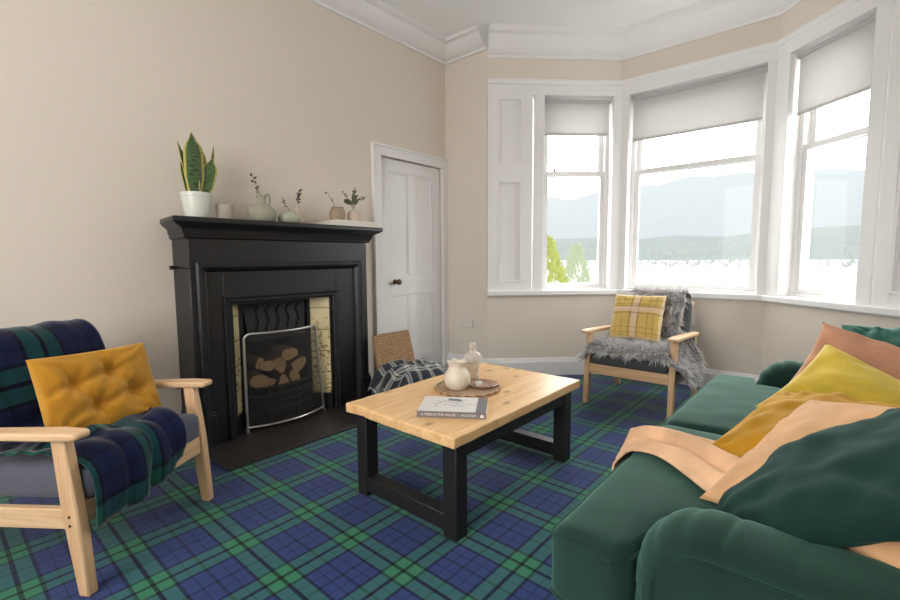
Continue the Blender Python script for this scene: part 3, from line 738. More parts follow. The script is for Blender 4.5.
# ------------------------------------------------------------------ soft goods helpers
def pillow_mb(W, H, T, seed=0, tufts=(), N=30, pinch=.07, wr=.010, sag=0., gather=0.):
    b = MB()
    for side in (1, -1):
        def fn(u, v):
            a, c = u*2-1, v*2-1
            a = math.sin(a*PI/2)*.35+a*.65; c = math.sin(c*PI/2)*.35+c*.65
            x = W/2*a*(1-pinch*(1-c*c)*abs(a)**1.5); y = H/2*c*(1-pinch*(1-a*a)*abs(c)**1.5)
            e = max(0, (1-a*a)*(1-c*c))
            z = T/2*e**.42*(1-.12*(a*a+c*c))
            m = min(1., e*5)
            z += side*0+m*wr*(nz(x*9+seed, y*9, seed)+.7*nz(x*18, y*18+seed, seed*2))
            # radial creases from the corners
            for sx in (-1, 1):
                for sy in (-1, 1):
                    dx, dy = a-sx, c-sy; d = math.hypot(dx, dy)
                    z += m*.010*math.exp(-d*2.4)*math.sin(math.atan2(dy*sy, dx*sx)*12+seed+sx*2+sy)
            if gather: z += gather*m*sm(abs(c), .35, .95)*(math.sin(x*75+seed+2*nz(x*8, y*5))+.4*math.sin(x*160))
            for tx, ty in tufts:
                dx, dy = x-tx, y-ty; d = math.hypot(dx, dy); an = math.atan2(dy, dx)
                z -= (.042*math.exp(-(d/.034)**1.3)+.018*math.exp(-d/.07)*(.7+.3*math.cos(an*6)))*min(1, e*4)
                # furrows along x and y between tufts
                z -= .008*math.exp(-((dx+.3*dy)/.016)**2)*math.exp(-(dy/.10)**2)*min(1, e*4); z -= .009*math.exp(-((dy-.25*dx)/.016)**2)*math.exp(-(dx/.12)**2)*min(1, e*4)
            z = max(z, .003*(e > 0))
            return (x, y, side*z+sag*(a*a+c*c))
        b.grid(fn, N, N, lambda u, v: (u, v))
    return b
def frame_from(BL, TL, TR):
    """orthonormal frame: x along the width (u), y up the pillow (e)"""
    BL, TL, TR = Vector(BL), Vector(TL), Vector(TR)
    e = (TL-BL).normalized(); u = TR-TL; u = (u-e*u.dot(e)).normalized(); n = u.cross(e)
    return u, e, n
def place_pillow(name, mat, label, BL, TL, TR, W, H, T, seed, cat='cushion', group=None, tufts=(), **kw):
    u, e, n = frame_from(BL, TL, TR)
    ctr = Vector(TL)+u*(W/2)-e*(H/2)
    o = pillow_mb(W, H, T, seed, tufts, **kw).build(name, mat, local=True, angle=180)
    o.matrix_world = Matrix(((u.x, e.x, n.x, ctr.x), (u.y, e.y, n.y, ctr.y), (u.z, e.z, n.z, ctr.z), (0, 0, 0, 1)))
    tag(o, label, cat, group); return o
def softbox(hx, hy, hz, r, n=20, top=0., side=0., wr=0., seed=0, warp=None, uvs=False):
    b = MB()
    def pt(a, c, d):
        q = V(a*hx, c*hy, d*hz); i = V(clamp(q.x, -hx+r, hx-r), clamp(q.y, -hy+r, hy-r), clamp(q.z, -hz+r, hz-r))
        k = q-i
        if k.length > 1e-9: q = i+k.normalized()*r
        ea, ec, ed = max(0, 1-a*a), max(0, 1-c*c), max(0, 1-d*d)
        if top: q.z += top*(ea*ec)**.5*(1 if d > 0 else .2)*(d if abs(d) < 1 else (1 if d > 0 else -1))
        if side: q.y += side*ed*ea*(1 if c > 0 else -1)*abs(c)**3; q.x += side*ed*ec*(1 if a > 0 else -1)*abs(a)**3
        if wr: q += V(nz(q.x*7+seed, q.y*7, q.z*7), nz(q.y*7, q.x*7+seed, q.z*7+5), nz(q.x*8, q.y*8+seed, 3+q.z*8))*wr
        if warp: q = warp(q, a, c, d)
        return q
    def rm(t): s = t*2-1; return s*.6+.4*math.sin(s*PI/2)
    m = max(6, n//3)
    for s in (1, -1):
        b.grid(lambda u, v: pt(rm(u), rm(v), s), n, n); b.grid(lambda u, v: pt(rm(u), s, rm(v)), n, m); b.grid(lambda u, v: pt(s, rm(u), rm(v)), n, m)
    return b, pt

# ------------------------------------------------------------------ wooden armchairs
def make_armchair(label, loc, rotz, fab):
    r = thing('wooden_armchair', label, 'armchair', loc, rotz, 'pale wood framed armchairs')
    W = .30
    for s in (-1, 1):
        x = s*W
        # front leg: slants back to the arm, a flat tapered board
        b = MB(); rings = []
        for z, y, w, d in ((0, 0, .036, .040), (.26, .026, .04, .058), (.30, .030, .04, .060), (.535, .055, .036, .050)):
            rings.append([(x-w/2, y-d/2, z), (x+w/2, y-d/2, z), (x+w/2, y+d/2, z), (x-w/2, y+d/2, z)])
        b.loft(rings); b.build('leg', 'chair_wood', r, local=True, bevel=.006)
        b = MB(); rings = []
        for z, y, w, d in ((0, .655, .036, .036), (.25, .600, .04, .052), (.505, .560, .036, .044)):
            rings.append([(x-w/2, y-d/2, z), (x+w/2, y-d/2, z), (x+w/2, y+d/2, z), (x-w/2, y+d/2, z)])
        b.loft(rings); b.build('leg', 'chair_wood', r, local=True, bevel=.006)
        # arm board
        b = MB(); rings = []
        for y, w, zt, th in ((-.035, .050, .558, .020), (-.02, .064, .560, .026), (.06, .074, .560, .028), (.30, .066, .548, .026), (.60, .052, .530, .024)):
            xo = x+s*.006
            rings.append([(xo-w/2, y, zt-th), (xo+w/2, y, zt-th), (xo+w/2, y, zt), (xo-w/2, y, zt)])
        b.loft(rings); b.build('arm', 'chair_wood_y', r, local=True, bevel=.008, seg=3)
        b = MB(); b.bar((x-s*.002, .02, .262), (x-s*.002, .61, .235), .026, .07); b.build('side_rail', 'chair_wood_y', r, local=True, bevel=.004)
        # screw plugs on the outer leg face
        for z in (.245, .275):
            b = MB(); b.tube([(x+s*.016, .028, z), (x+s*.0215, .028, z)], .005, 8); b.build('screw_plug', 'brass', r, local=True)
    b = MB(); b.bar((-W+.018, .022, .268), (W-.018, .022, .268), .028, .075); b.build('front_rail', 'chair_wood_x', r, local=True, bevel=.005)
    b = MB(); b.bar((-W+.018, .585, .24), (W-.018, .585, .24), .028, .06); b.build('rear_rail', 'chair_wood_x', r, local=True, bevel=.005)
    # back frame: two slanting uprights and rails
    for s in (-1, 1):
        b = MB(); b.bar((s*.25, .50, .27), (s*.25, .68, .745), .032, .04, (0, 1, 0)); b.build('back_upright', 'chair_wood', r, local=True, bevel=.005)
    b = MB(); b.bar((-.268, .672, .728), (.268, .672, .728), .03, .05); b.build('back_rail', 'chair_wood_x', r, local=True, bevel=.006)
    # seat cushion
    def wseat(q, a, c, d): return V(q.x, q.y+.265, q.z+.365-.10*(q.y+.265-.0)*.55+.0)
    sb, f = softbox(.275, .275, .058, .028, 18, top=.012, wr=.003, warp=wseat); so = sb.build('seat_cushion', fab, r, local=True, angle=180)
    al = math.atan2(.19, .50)
    def wback(q, a, c, d):    # q.y thickness, q.z height
        y, z = q.y, q.z
        return V(q.x*(1-.03*(z/.25)), .535+y*math.cos(al)+z*math.sin(al)*.95, .582+z*math.cos(al)-y*math.sin(al))
    bb, f = softbox(.285, .055, .205, .045, 18, wr=.003, seed=3, warp=wback); bb.build('back_cushion', fab, r, local=True, angle=180)
    return r
CH1 = make_armchair('pale wood armchair left of the fireplace under a dark tartan throw', (.541, 2.006, 0), math.radians(33), 'grey_fabric')
CH2 = make_armchair('pale wood armchair in the bay window under a grey sheepskin', (3.25, 1.138, 0), math.radians(-90), 'dark_grey_fabric')

def resample(pts, n):
    pts = [Vector(p) for p in pts]; L = [0]
    for a, c in zip(pts, pts[1:]): L.append(L[-1]+(c-a).length)
    out = []
    for i in range(n+1):
        s = L[-1]*i/n; k = 0
        while k < len(L)-2 and L[k+1] < s: k += 1
        t = (s-L[k])/max(1e-9, L[k+1]-L[k]); out.append(pts[k].lerp(pts[k+1], t))
    for _ in range(3): out = [out[0]]+[(out[i-1]+out[i]*2+out[i+1])/4 for i in range(1, n)]+[out[-1]]
    return out, L[-1]
def seat_z(y): return .365-.055*y+.058+.012

# profile of the draped cloth in the chair's y-z plane (back over the top, down the cushion, along the seat, over the front)
def chair_profile(hang, back_hang=.30):
    return [(.0, .755, .76-back_hang), (.0, .728, .70), (.0, .70, .775), (.0, .65, .808), (.0, .58, .812), (.0, .537, .775), (.0, .515, .72), (.0, .472, .60), (.0, .428, .48), (.0, .405, .438), (.0, .36, .428), (.0, .2, .437), (.0, .05, .446), (.0, .012, .438), (.0, -.014, .41), (.0, -.020, .36), (.0, -.018, .31), (.0, -.010, .31-hang)]
pr, LP = resample(chair_profile(.06), 90)
def throw_chair():
    b = MB(); nv = 50
    def fn(u, v):
        i = u*90; k = min(89, int(i)); p = pr[k].lerp(pr[k+1], i-k)
        t = (pr[min(90, k+1)]-pr[max(0, k)]).normalized(); nrm = V(0, t.z, -t.y)
        if nrm.z < -.2 and p.y > .3 and p.z > .5: pass
        s = u*LP
        fr = sm(u, .45, 1.)
        xl = lerp(-.32, -.300, sm(u, .3, .6)); xl = lerp(xl, -.279, sm(u, .74, .84)); xr = lerp(.305, .11, sm(u, .48, .92))
        x = lerp(xl, xr, v)+.014*nz(s*6, 3.3)*(v-.5)*2
        # folds
        f = .020*nz(x*7+2, s*3.5, 1.)+.012*nz(x*15, s*7, 4.)+.02*sm(u, .5, .6)*(1-sm(u, .75, .85))*math.sin(s*42+x*9)*.8
        f += (.022*fr)*math.sin(x*34+2.5*nz(s*3, 1.)+s*4)*(.6+.4*nz(x*5, s*4))
        edge = min(v, 1-v)
        rollup = .02*sm(edge, .12, 0)*fr
        fade = 1-(1-sm(v, .0, .3))*sm(u, .74, .84)
        top = nrm*(.008+(.006+abs(f)*.9+rollup)*fade)
        q = V(x, p.y, p.z)+top
        if u > .88: q.z -= .03*(1-v)*sm(u, .88, 1); q.y -= .010*math.sin(x*40)*sm(u, .86, 1)
        if u > .8: q.z += .05*sm(v, .75, 1.)*sm(u, .9, 1)
        return q
    b.grid(fn, 90, nv, lambda u, v: (v*.62, u*LP))
    o = b.build('tartan_throw', 'throw_tartan', local=True, angle=180, solid=.006)
    o.matrix_world = Matrix.Translation(CH1.location) @ Matrix.Rotation(CH1.rotation_euler.z, 4, 'Z')
    return tag(o, 'dark green and navy tartan throw draped over the left armchair', 'throw')
throw_chair()
# mustard tufted cushion on the left armchair (placed in the chair's frame)
def chair_pt(ch, x, y, z): return Matrix.Translation(ch.location) @ Matrix.Rotation(ch.rotation_euler.z, 4, 'Z') @ Vector((x, y, z))
W_, H_ = .47, .30
place_pillow('mustard_cushion', 'mustard_velvet', 'mustard velvet cushion with buttoned tufts on the left armchair', chair_pt(CH1, -.200, .225, .455), chair_pt(CH1, -.17, .325, .752), chair_pt(CH1, .21, .215, .67), .43, .32, .15, 3,
             tufts=[(-.10, .035), (.03, .06), (-.04, -.06), (.10, -.035)], N=64, wr=.003, pinch=.04)

# check cushion on the bay armchair
place_pillow('check_cushion', 'check', 'yellow window-check wool cushion on the bay armchair', chair_pt(CH2, -.235, .25, .47), chair_pt(CH2, -.235, .385, .808), chair_pt(CH2, .15, .375, .813), .385, .36, .13, 5, N=30, wr=.004, pinch=.03)
# sheepskin
pr2, LP2 = resample([(.0, .755, .56), (.0, .728, .70), (.0, .70, .775), (.0, .65, .808), (.0, .58, .812), (.0, .537, .775), (.0, .515, .72), (.0, .472, .60), (.0, .428, .48), (.0, .405, .438), (.0, .36, .428), (.0, .2, .437), (.0, .08, .445), (.0, .0, .44), (.0, -.028, .415), (.0, -.032, .39)], 80)
def skin_pt(u, v):
    i = u*80; k = min(79, int(i)); p = pr2[k].lerp(pr2[k+1], i-k)
    t = (pr2[min(80, k+2)]-pr2[max(0, k-1)]).normalized(); nrm = V(0, t.z, -t.y)
    seat = sm(u, .50, .62)
    xl = lerp(-.17, -.41, seat)+.03*nz(u*7, 1.); xr = lerp(.235, .50, seat)+.035*nz(u*7, 9.)
    xl = lerp(xl, -.36, sm(u, .85, 1)); xr = lerp(xr, .30, sm(u, .9, 1))
    x = lerp(xl, xr, v); q = V(x, p.y, p.z)+nrm*(.012+.006*nz(x*12, u*12))
    lim = .272
    if seat > 0 and abs(x) > lim:      # falls over the side of the seat, under the arm
        s = 1 if x > 0 else -1; d = abs(x)-lim
        nx = lim+min(d, .012)+.10*sm(d, .02, .16)
        down = max(0, d-.012)
        q = V(s*lerp(abs(x), nx, seat), q.y, q.z-down*1.05*seat); nrm = (nrm+V(s*1.4, 0, 0)*min(1, d/.05)*seat).normalized()
    return q, nrm
rug = thing('sheepskin_rug', 'long-haired grey sheepskin spread over the bay armchair', 'sheepskin', CH2.location, CH2.rotation_euler.z)
b = MB(); b.grid(lambda u, v: skin_pt(u, v)[0], 60, 30); b.build('hide', 'hide', rug, local=True, angle=180)
b = MB(); rnd = random.Random(11)
vs, fs, uvs = [], [], []
for _ in range(15000):
    u, v = rnd.random(), rnd.random()
    p, nrm = skin_pt(u, v)
    tuft = Vector((nz(u*22, v*14, 1.), nz(u*22, v*14, 7.), nz(u*22, v*14, 13.)))
    d = (nrm*1.0+tuft*1.3+V(rnd.gauss(0, .28), rnd.gauss(0, .28), rnd.gauss(0, .28))+V(0, -.25, -.15)).normalized()
    if d.dot(nrm) < .15: d = (d+nrm*.5).normalized()
    L = rnd.uniform(.035, .075); w = rnd.uniform(.0016, .0030)
    sd = d.cross(V(rnd.gauss(0, 1), rnd.gauss(0, 1), rnd.gauss(0, 1))).normalized()
    shade = rnd.random(); q = p.copy(); o0 = len(vs); dd = d.copy()
    for j in range(4):
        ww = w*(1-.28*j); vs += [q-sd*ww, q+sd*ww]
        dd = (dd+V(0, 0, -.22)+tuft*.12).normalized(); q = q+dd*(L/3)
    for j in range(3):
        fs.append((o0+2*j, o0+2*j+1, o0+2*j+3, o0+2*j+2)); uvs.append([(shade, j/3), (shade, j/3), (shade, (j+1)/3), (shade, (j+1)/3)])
b.add(vs, fs, uvs)
def raw_build(b, name, mat, parent):
    me = bpy.data.meshes.new(name); me.from_pydata([tuple(p) for p in b.v], [], b.f)
    ul = me.uv_layers.new(name='UVMap'); ul.data.foreach_set('uv', [x for u in b.uv for c in u for x in c])
    me.materials.append(M[mat]); me.shade_smooth(); o = bpy.data.objects.new(name, me); C.objects.link(o); o.parent = parent; return o
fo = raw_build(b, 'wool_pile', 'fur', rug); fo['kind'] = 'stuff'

# ------------------------------------------------------------------ sofa
SX0, SX1 = .925, 2.87
sf = thing('velvet_sofa', 'bottle green velvet two-seat sofa with ruched arms, along the right', 'sofa', (1.86, -.05, 0))
AW = .155; SYF = .31; SYB = -.66; ATOP = .582
MB().box(SX0+.02, SX1-.02, SYB+.03, SYF-.02, .07, .275).build('base', 'green_velvet', sf, bevel=.02, seg=4)
for x in (SX0+.09, SX1-.09):
    for y in (SYF-.08, SYB+.1):
        b = MB(); b.lathe([(.016, 0), (.02, .01), (.024, .075), (.001, .075)], 14, (x, y, 0)); b.build('foot', 'table_black', sf)
def arm(sx, s):      # sx outer x, s=+1 when the outer face looks to -x
    X = lambda d: sx+s*d
    # outline (y, z) of the arm as a path; panel inside it, ruched roll around it
    R = .10; off = .045
    path = []
    yf, zt = SYF-off, ATOP-off
    for i in range(10): path.append((yf, lerp(.09, zt-R, i/9)))
    for i in range(1, 15): a = PI/2*i/14; path.append((yf-R+R*math.cos(a), zt-R+R*math.sin(a)))
    for i in range(1, 31): path.append((lerp(yf-R, SYB+.06, i/30), zt))
    fine, _L = resample([(0, y, z) for y, z in path], 260)
    fpath = [(p.y, p.z) for p in fine]; S0 = ATOP-off-R-.09
    creases = [S0+q for q in (-.035, .025, .075, .125, .185, .30)]
    b = MB(); rings = []; S = 0
    opath, path = path, fpath
    for i, (y, z) in enumerate(path):
        y0_, z0_ = path[max(0, i-1)]; y1_, z1_ = path[min(len(path)-1, i+1)]
        ty, tz = y1_-y0_, z1_-z0_; l = math.hypot(ty, tz); ty, tz = ty/l, tz/l; ny, nz_ = tz, -ty   # outward normal (front / up)
        if i: S += math.hypot(y-path[i-1][0], z-path[i-1][1])
        ring = []
        for k in range(20):
            a = 2*PI*k/20; rx, ro = AW/2+.004, off
            ple = 1-sum((.11 if q < 5 else .06)*math.exp(-((S-cs+.012*math.cos(a))/.009)**2) for q, cs in enumerate(creases))+.05*nz(S*9, k*.4)
            dx = math.cos(a)*rx; do = math.sin(a)*ro*ple
            if do < 0: do *= .55
            ring.append((X(AW/2-dx), y+ny*do, z+nz_*do))
        rings.append(ring)
    b.loft(rings); o = b.build('arm', 'green_velvet', sf, angle=60)
    path = opath
    # side panels with rounded outline, inset just inside the roll
    for d, nm in ((.012, 'outer_panel'), (AW-.012, 'inner_panel')):
        pl = [(y-(.012 if True else 0), z) for y, z in path]
        poly = [(yf+.012, .09)]+[(y+.012 if i < 10 else y, z-.012) for i, (y, z) in enumerate(path)]+[(SYB+.05, .09)]
        m = MB(); th = .022
        def face(dd): return [(X(dd), y, z) for y, z in poly]
        m.loft([face(d-.010), face(d+.010)]); pn = m.build(nm, 'green_velvet', o, bevel=.006, seg=3)
        c = MB(); c.tube([(X(d-.010 if d < .05 else d+.010), y, z) for y, z in poly[:-1]], .0045, 6); c.build('piping', 'green_velvet', o)
    m = MB(); core = [(SX0, 0)]
    a0, a1 = sorted((X(.03), X(AW-.03))); m.box(a0, a1, SYB+.06, SYF-.09, .09, ATOP-.07); m.build('arm_core', 'green_velvet', o)
arm(SX0, 1); arm(SX1, -1)
# back with ruched rolled top
b = MB(); rings = []
nx = 150
bx0, bx1 = SX0+.02, SX1-.02
BTOP = .815
for i in range(nx+1):
    x = lerp(bx0, bx1, i/nx); ring = []
    endr = min(1., math.sqrt(max(0, 1-(1-min(1, min(i, nx-i)/9.))**2)))*.35+.65
    pts = [(q-.23, w_-.04) for q, w_ in ((-.20, .31), (-.215, .47), (-.235, .58), (-.19, .62), (-.135, .66), (-.115, .71), (-.125, .765), (-.175, .805), (-.25, BTOP), (-.34, .80), (-.40, .755), (-.425, .68), (-.43, .5), (-.44, .31))]
    for k, (y, z) in enumerate(pts):
        w = sm(z, .51, .62)
        ple = .020*w*(math.sin(x*52+.8*nz(x*6, k*.1)*4+k*.25)+.3*math.sin(x*119))
        cy, cz = -.51, .65
        dy, dz = y-cy, z-cz; l = math.hypot(dy, dz)+1e-6
        ring.append((x, y+dy/l*ple, cz+(z-cz)*(endr if z > cz else 1)+dz/l*ple))
    rings.append(ring)
b.loft(rings); bo = b.build('backrest', 'green_velvet', sf, angle=180)
# T-shaped seat cushions
def seat_cushion(x0, x1, arm_side, seed):
    yb, yf = -.42, .505; hz = .092
    cx, cy, cz = (x0+x1)/2, (yb+yf)/2, .275+hz
    hx, hy = (x1-x0)/2, (yf-yb)/2
    def warp(q, a, c, d):
        y = q.y+cy; t = sm(y, SYF-.015, SYF+.02)
        xx = q.x
        if arm_side < 0 and xx < 0: xx = xx*lerp((hx-(AW+.012))/hx, 1., t)
        if arm_side > 0 and xx > 0: xx = xx*lerp((hx-(AW+.012))/hx, 1., t)
        return V(cx+xx, y, cz+q.z)
    bb, f = softbox(hx, hy, hz, .034, 34, top=.036, side=.014, wr=.0055, seed=seed, warp=warp)
    o = bb.build('seat_cushion', 'green_velvet', sf, angle=180)
    p = MB()
    for d in (.80, -.80):
        loop = []
        for (a0, c0, a1, c1) in ((-1, -1, 1, -1), (1, -1, 1, 1), (1, 1, -1, 1), (-1, 1, -1, -1)):
            for i in range(30):
                t = i/30; a, c = lerp(a0, a1, t), lerp(c0, c1, t)
                q = f(a, c, d); loop.append(q)
        p.tube(loop, .0052, 6, closed=True)
    p.build('piping', 'green_velvet', o)
    return o
MIDX = 1.85
seat_cushion(.935, MIDX, -1, 2); seat_cushion(MIDX+.006, 2.845, 1, 6)

# peach throw over the near seat cushion
def cush_top(x, y):
    a = clamp((x-1.39)/.455, -1, 1); c = clamp((y-.042)/.463, -1, 1)
    return .459+.036*math.sqrt(max(0, 1-a*a)*max(0, 1-c*c))
def peach_throw():
    b = MB()
    def fn(u, v):     # u from the back to the front edge and over it, v from near to far
        s = u*.62
        xn = lerp(1.19, 1.45, sm(u, .05, .75)); xf = lerp(1.56, 1.66, sm(u, .0, .75))
        x = lerp(xn, xf, v)+.012*nz(u*5, v*2)
        y = .06+s*.88
        fold = 0
        for cv, h, w in ((.30, .018, .10), (.60, .040, .11), (.88, .022, .09)):
            cvv = cv+.10*(u-.6)*(1 if cv > .5 else .4)
            fold += h*math.exp(-((v-cvv)/w)**2)*sm(u, .02, .25)
        fold += .006*nz(x*10, y*6)
        if y < .49: z = cush_top(x, y)+.012+fold
        else:
            t = y-.49; y = .49+.035*sm(t, 0, .05)+.012+fold*.6; z = cush_top(x, .48)+.008+fold*(1-sm(t, 0, .04))-max(0, t-.0)*1.3
        return (x, y, z)
    b.grid(fn, 46, 60)
    o = b.build('peach_throw', 'throw_peach', local=True, angle=180, solid=.007)
    return tag(o, 'peach throw folded over the front of the near sofa seat', 'throw')
peach_throw()
G = 'scatter cushions piled on the sofa'
place_pillow('sofa_cushion', 'lit_green_velvet', 'gathered green velvet cushion, colour lightened for window light, in the far corner of the sofa', (2.58, -.02, .49), (2.80, -.006, .78), (2.80, -.40, .735), .52, .36, .20, 12, wr=.012, gather=.014, N=60, group=G)
place_pillow('sofa_cushion', 'terracotta', 'terracotta cushion at the far end of the sofa against the gathered green cushion', (2.25, .165, .555), (2.59, .056, .81), (2.61, -.37, .715), .50, .44, .13, 1, wr=.016, group=G)
place_pillow('sofa_cushion', 'yellow_velvet', 'bright yellow velvet cushion leaning on the terracotta cushion', (2.03, .225, .535), (2.36, .036, .752), (2.40, -.25, .70), .50, .44, .17, 2, wr=.015, group=G)
place_pillow('sofa_cushion', 'ochre_velvet', 'deep ochre velvet cushion between the yellow and peach cushions', (1.48, .305, .50), (1.90, .15, .635), (1.85, -.15, .69), .45, .47, .15, 3, wr=.016, gather=.005, N=44, group=G)
place_pillow('sofa_cushion', 'peach', 'peach cotton cushion between the ochre and green cushions', (1.28, .24, .495), (1.62, .055, .695), (1.52, -.25, .80), .47, .46, .14, 4, wr=.015, group=G)
place_pillow('sofa_cushion', 'shaded_green_velvet', 'large green velvet cushion, colour darkened for shade, nearest the camera on the sofa', (1.22, .195, .48), (1.575, .108, .555), (1.505, -.252, .80), .48, .505, .15, 8, wr=.012, N=44, pinch=.04, group=G)

# ------------------------------------------------------------------ basket and monochrome blanket by the door
bkx0, bkx1 = 2.19, 2.555
hb = thing('wicker_basket', 'open wicker hamper with raised lid standing before the white door', 'basket', (2.37, 2.44, 0))
def rbox(mb, x0, x1, y0, y1, z0, z1, t=.018):
    mb.box(x0, x1, y0, y0+t, z0, z1); mb.box(x0, x1, y1-t, y1, z0, z1); mb.box(x0, x0+t, y0, y1, z0, z1); mb.box(x1-t, x1, y0, y1, z0, z1); mb.box(x0, x1, y0, y1, z0, z0+t)
b = MB(); rbox(b, bkx0-.01, bkx1+.01, 2.28, 2.59, 0.001, .235); b.build('body', 'wicker', hb, bevel=.008)
b = MB(); lt = [(bkx0, 2.59, .235), (bkx1+.01, 2.59, .235), (bkx1-.01, 2.65, .52), (bkx0, 2.65, .52)]
b.loft([[V(*p)+V(0, -.009, 0) for p in lt], [V(*p)+V(0, .009, 0) for p in lt]]); b.build('lid', 'wicker', hb, bevel=.006)
b = MB(); loop = []
for i in range(4):
    p, q = V(*lt[i]), V(*lt[(i+1) % 4])
    loop += [p.lerp(q, k/8) for k in range(8)]
b.tube(loop, .011, 8, closed=True); b.build('lid_rim', 'wicker', hb)
def mono():
    b = MB()
    def fn(u, v):
        x = lerp(2.07, 2.66, u)+.02*nz(u*4, v*4); 
        y = lerp(2.575, 2.20, v)
        base = .252+.045*math.sin(PI*clamp((x-2.05)/.62))
        z = base+.022*math.sin(v*17+u*5+2*nz(u*3, v*3))+.012*nz(u*9, v*9)
        z -= 1.1*max(0, 2.175-x); 
        z += .03*sm(u, .75, .95)*sm(v, .5, 0)
        if y < 2.27: z -= (2.27-y)*1.6
        if x > 2.575: z -= (x-2.575)*.35
        return (x, y, z)
    b.grid(fn, 50, 40, lambda u, v: (u*.66, v*.5))
    o = b.build('checked_blanket', 'throw_mono', local=True, angle=180, solid=.008)
    return tag(o, 'black and white checked blanket bundled on the wicker hamper', 'blanket')
mono()

# ------------------------------------------------------------------ mantel objects
MZ = 1.3372
MY = 2.80
def leaf_blade(mb, base, direction, L, w, bend=0., curve=.25, n=10, roll=0.):
    d = Vector(direction).normalized(); side = d.cross(V(0, -1, .15)).normalized(); side = Matrix.Rotation(roll, 3, d) @ side; nr = side.cross(d)
    rows = []
    for i in range(n+1):
        t = i/n; ww = w*(.55+.45*sm(t, 0, .35))*(1-sm(t, .62, 1.02)**1.7)*.5+.0006
        c = Vector(base)+d*(L*t)+nr*(bend*t*t)+side*(curve*L*.0)
        rows.append([c-side*ww+nr*(ww*.35), c, c+side*ww+nr*(ww*.35)])
    mb.grid(lambda u, v: rows[round(u*n)][round(v*2)], n, 2, lambda u, v: (v, u))
pp = (1.052, MY)
po = thing('plant_pot', 'white glazed plant pot at the left end of the black mantel', 'plant pot', (*pp, MZ))
b = MB(); b.lathe([(.001, 0), (.052, 0), (.060, .008), (.069, .05), (.075, .10), (.077, .118), (.080, .120), (.081, .14), (.078, .144), (.074, .142), (.072, .118), (.001, .118)], 32, (*pp, MZ)); b.build('pot', 'ceramic', po, angle=30)
sn = thing('snake_plant', 'snake plant with banded upright leaves growing from the white pot', 'plant', (*pp, MZ+.118))
b = MB(); b.lathe([(.001, .1185), (.07, .1185), (.05, .124), (.001, .127)], 20, (*pp, MZ)); b.build('soil', 'soil', sn)
for (dx, dy, vx, vy, L, w, bend, rl) in ((-.012, -.01, -.03, -.03, .352, .108, .02, .1), (.02, .01, .10, .05, .300, .070, .01, -.5), (-.032, 0, -.10, 0, .305, .056, -.02, .7), (.032, -.012, .26, -.04, .240, .078, .0, -.15), (.04, .0, .30, 0, .325, .030, -.03, .6), (-.030, .02, -.16, .05, .20, .034, .0, .4)):
    b = MB(); leaf_blade(b, (pp[0]+dx, pp[1]+dy, MZ+.115), (vx, vy, 1), L, w, bend, roll=rl); b.build('leaf', 'snake', sn, angle=180, solid=.003)
cp_ = (1.207, MY)
b = MB(); b.lathe([(.001, 0), (.042, 0), (.046, .003), (.048, .045), (.049, .088), (.047, .091), (.044, .088), (.042, .01), (.001, .008)], 28, (*cp_, MZ))
tag(b.build('stone_cup', 'grey_ceramic', loc=(*cp_, MZ)), 'plain pinkish grey ceramic cup beside the white plant pot', 'cup')
def sprig_leaf(mb, p, d, L, w, rnd):
    d = Vector(d).normalized(); s = d.cross(V(rnd.gauss(0, .4), -1, rnd.gauss(0, .4))).normalized(); n = s.cross(d)
    rows = [[p+d*L*t-s*w*math.sin(PI*t)**.8*.5, p+d*L*t+n*w*.15*math.sin(PI*t), p+d*L*t+s*w*math.sin(PI*t)**.8*.5] for t in [k/5*.96+.02 for k in range(6)]]
    mb.grid(lambda u, v: rows[round(u*5)][round(v*2)], 5, 2)
def sprig(label, base, stems, leaf_mat, seed, group='dried sprigs on the mantel', name='dried_sprig'):
    rnd = random.Random(seed); root = thing(name, label, 'sprig', base, 0, group)
    st = MB(); lf = MB()
    for pts, nl, L, w in stems:
        P_ = [Vector(base)+V(*q) for q in pts]; pp_, _ = resample(P_, 14)
        st.tube(pp_, [lerp(.0022, .0012, i/14) for i in range(15)], 6)
        for k in range(nl):
            t = lerp(.45, 1., k/max(1, nl-1)) if nl > 1 else 1.
            i = min(13, int(t*14)); p = pp_[i].lerp(pp_[i+1], min(1, t*14-i)); ax = (pp_[i+1]-pp_[i]).normalized()
            side = V(math.cos(k*2.4+seed), rnd.uniform(-.5, .5), math.sin(k*2.4+seed)*.6)
            sprig_leaf(lf, p, ax*.6+side*.9, L*rnd.uniform(.8, 1.2), w, rnd)
    st.build('stem', 'stem', root); lf.build('leaves', leaf_mat, root, angle=180)
    return root
jp2 = (1.437, MY)
jv = thing('sage_jug_vase', 'round sage green jug vase with looped handle, middle of the mantel', 'vase', (*jp2, MZ))
b = MB(); b.lathe([(.001, 0), (.066, 0), (.074, .005), (.084, .03), (.085, .058), (.076, .084), (.052, .104), (.030, .114), (.026, .124), (.026, .155), (.029, .165), (.026, .166), (.021, .155), (.02, .12), (.001, .118)], 32, (*jp2, MZ)); b.build('body', 'sage', jv, angle=50)
b = MB(); b.tube([V(*jp2, MZ)+V(*q) for q in ((.024, 0, .150), (.032, 0, .172), (.046, 0, .178), (.054, 0, .165), (.054, 0, .135), (.050, 0, .105))], .007, 8); b.build('handle', 'sage', jv)
sprig('dried sprig leaning left out of the round sage jug vase', (*jp2, MZ+.12), [([(0, 0, 0), (-.012, 0, .06), (-.032, 0, .11), (-.058, .0, .175)], 7, .026, .013), ([(0, 0, 0), (-.015, 0, .035), (-.024, 0, .058)], 3, .022, .012)], 'leaf_dark', 3)
lv = (1.622, MY)
b = MB(); b.lathe([(.001, 0), (.048, 0), (.062, .008), (.072, .028), (.071, .045), (.058, .066), (.036, .080), (.018, .086), (.012, .088), (.010, .086), (.001, .080)], 32, (*lv, MZ))
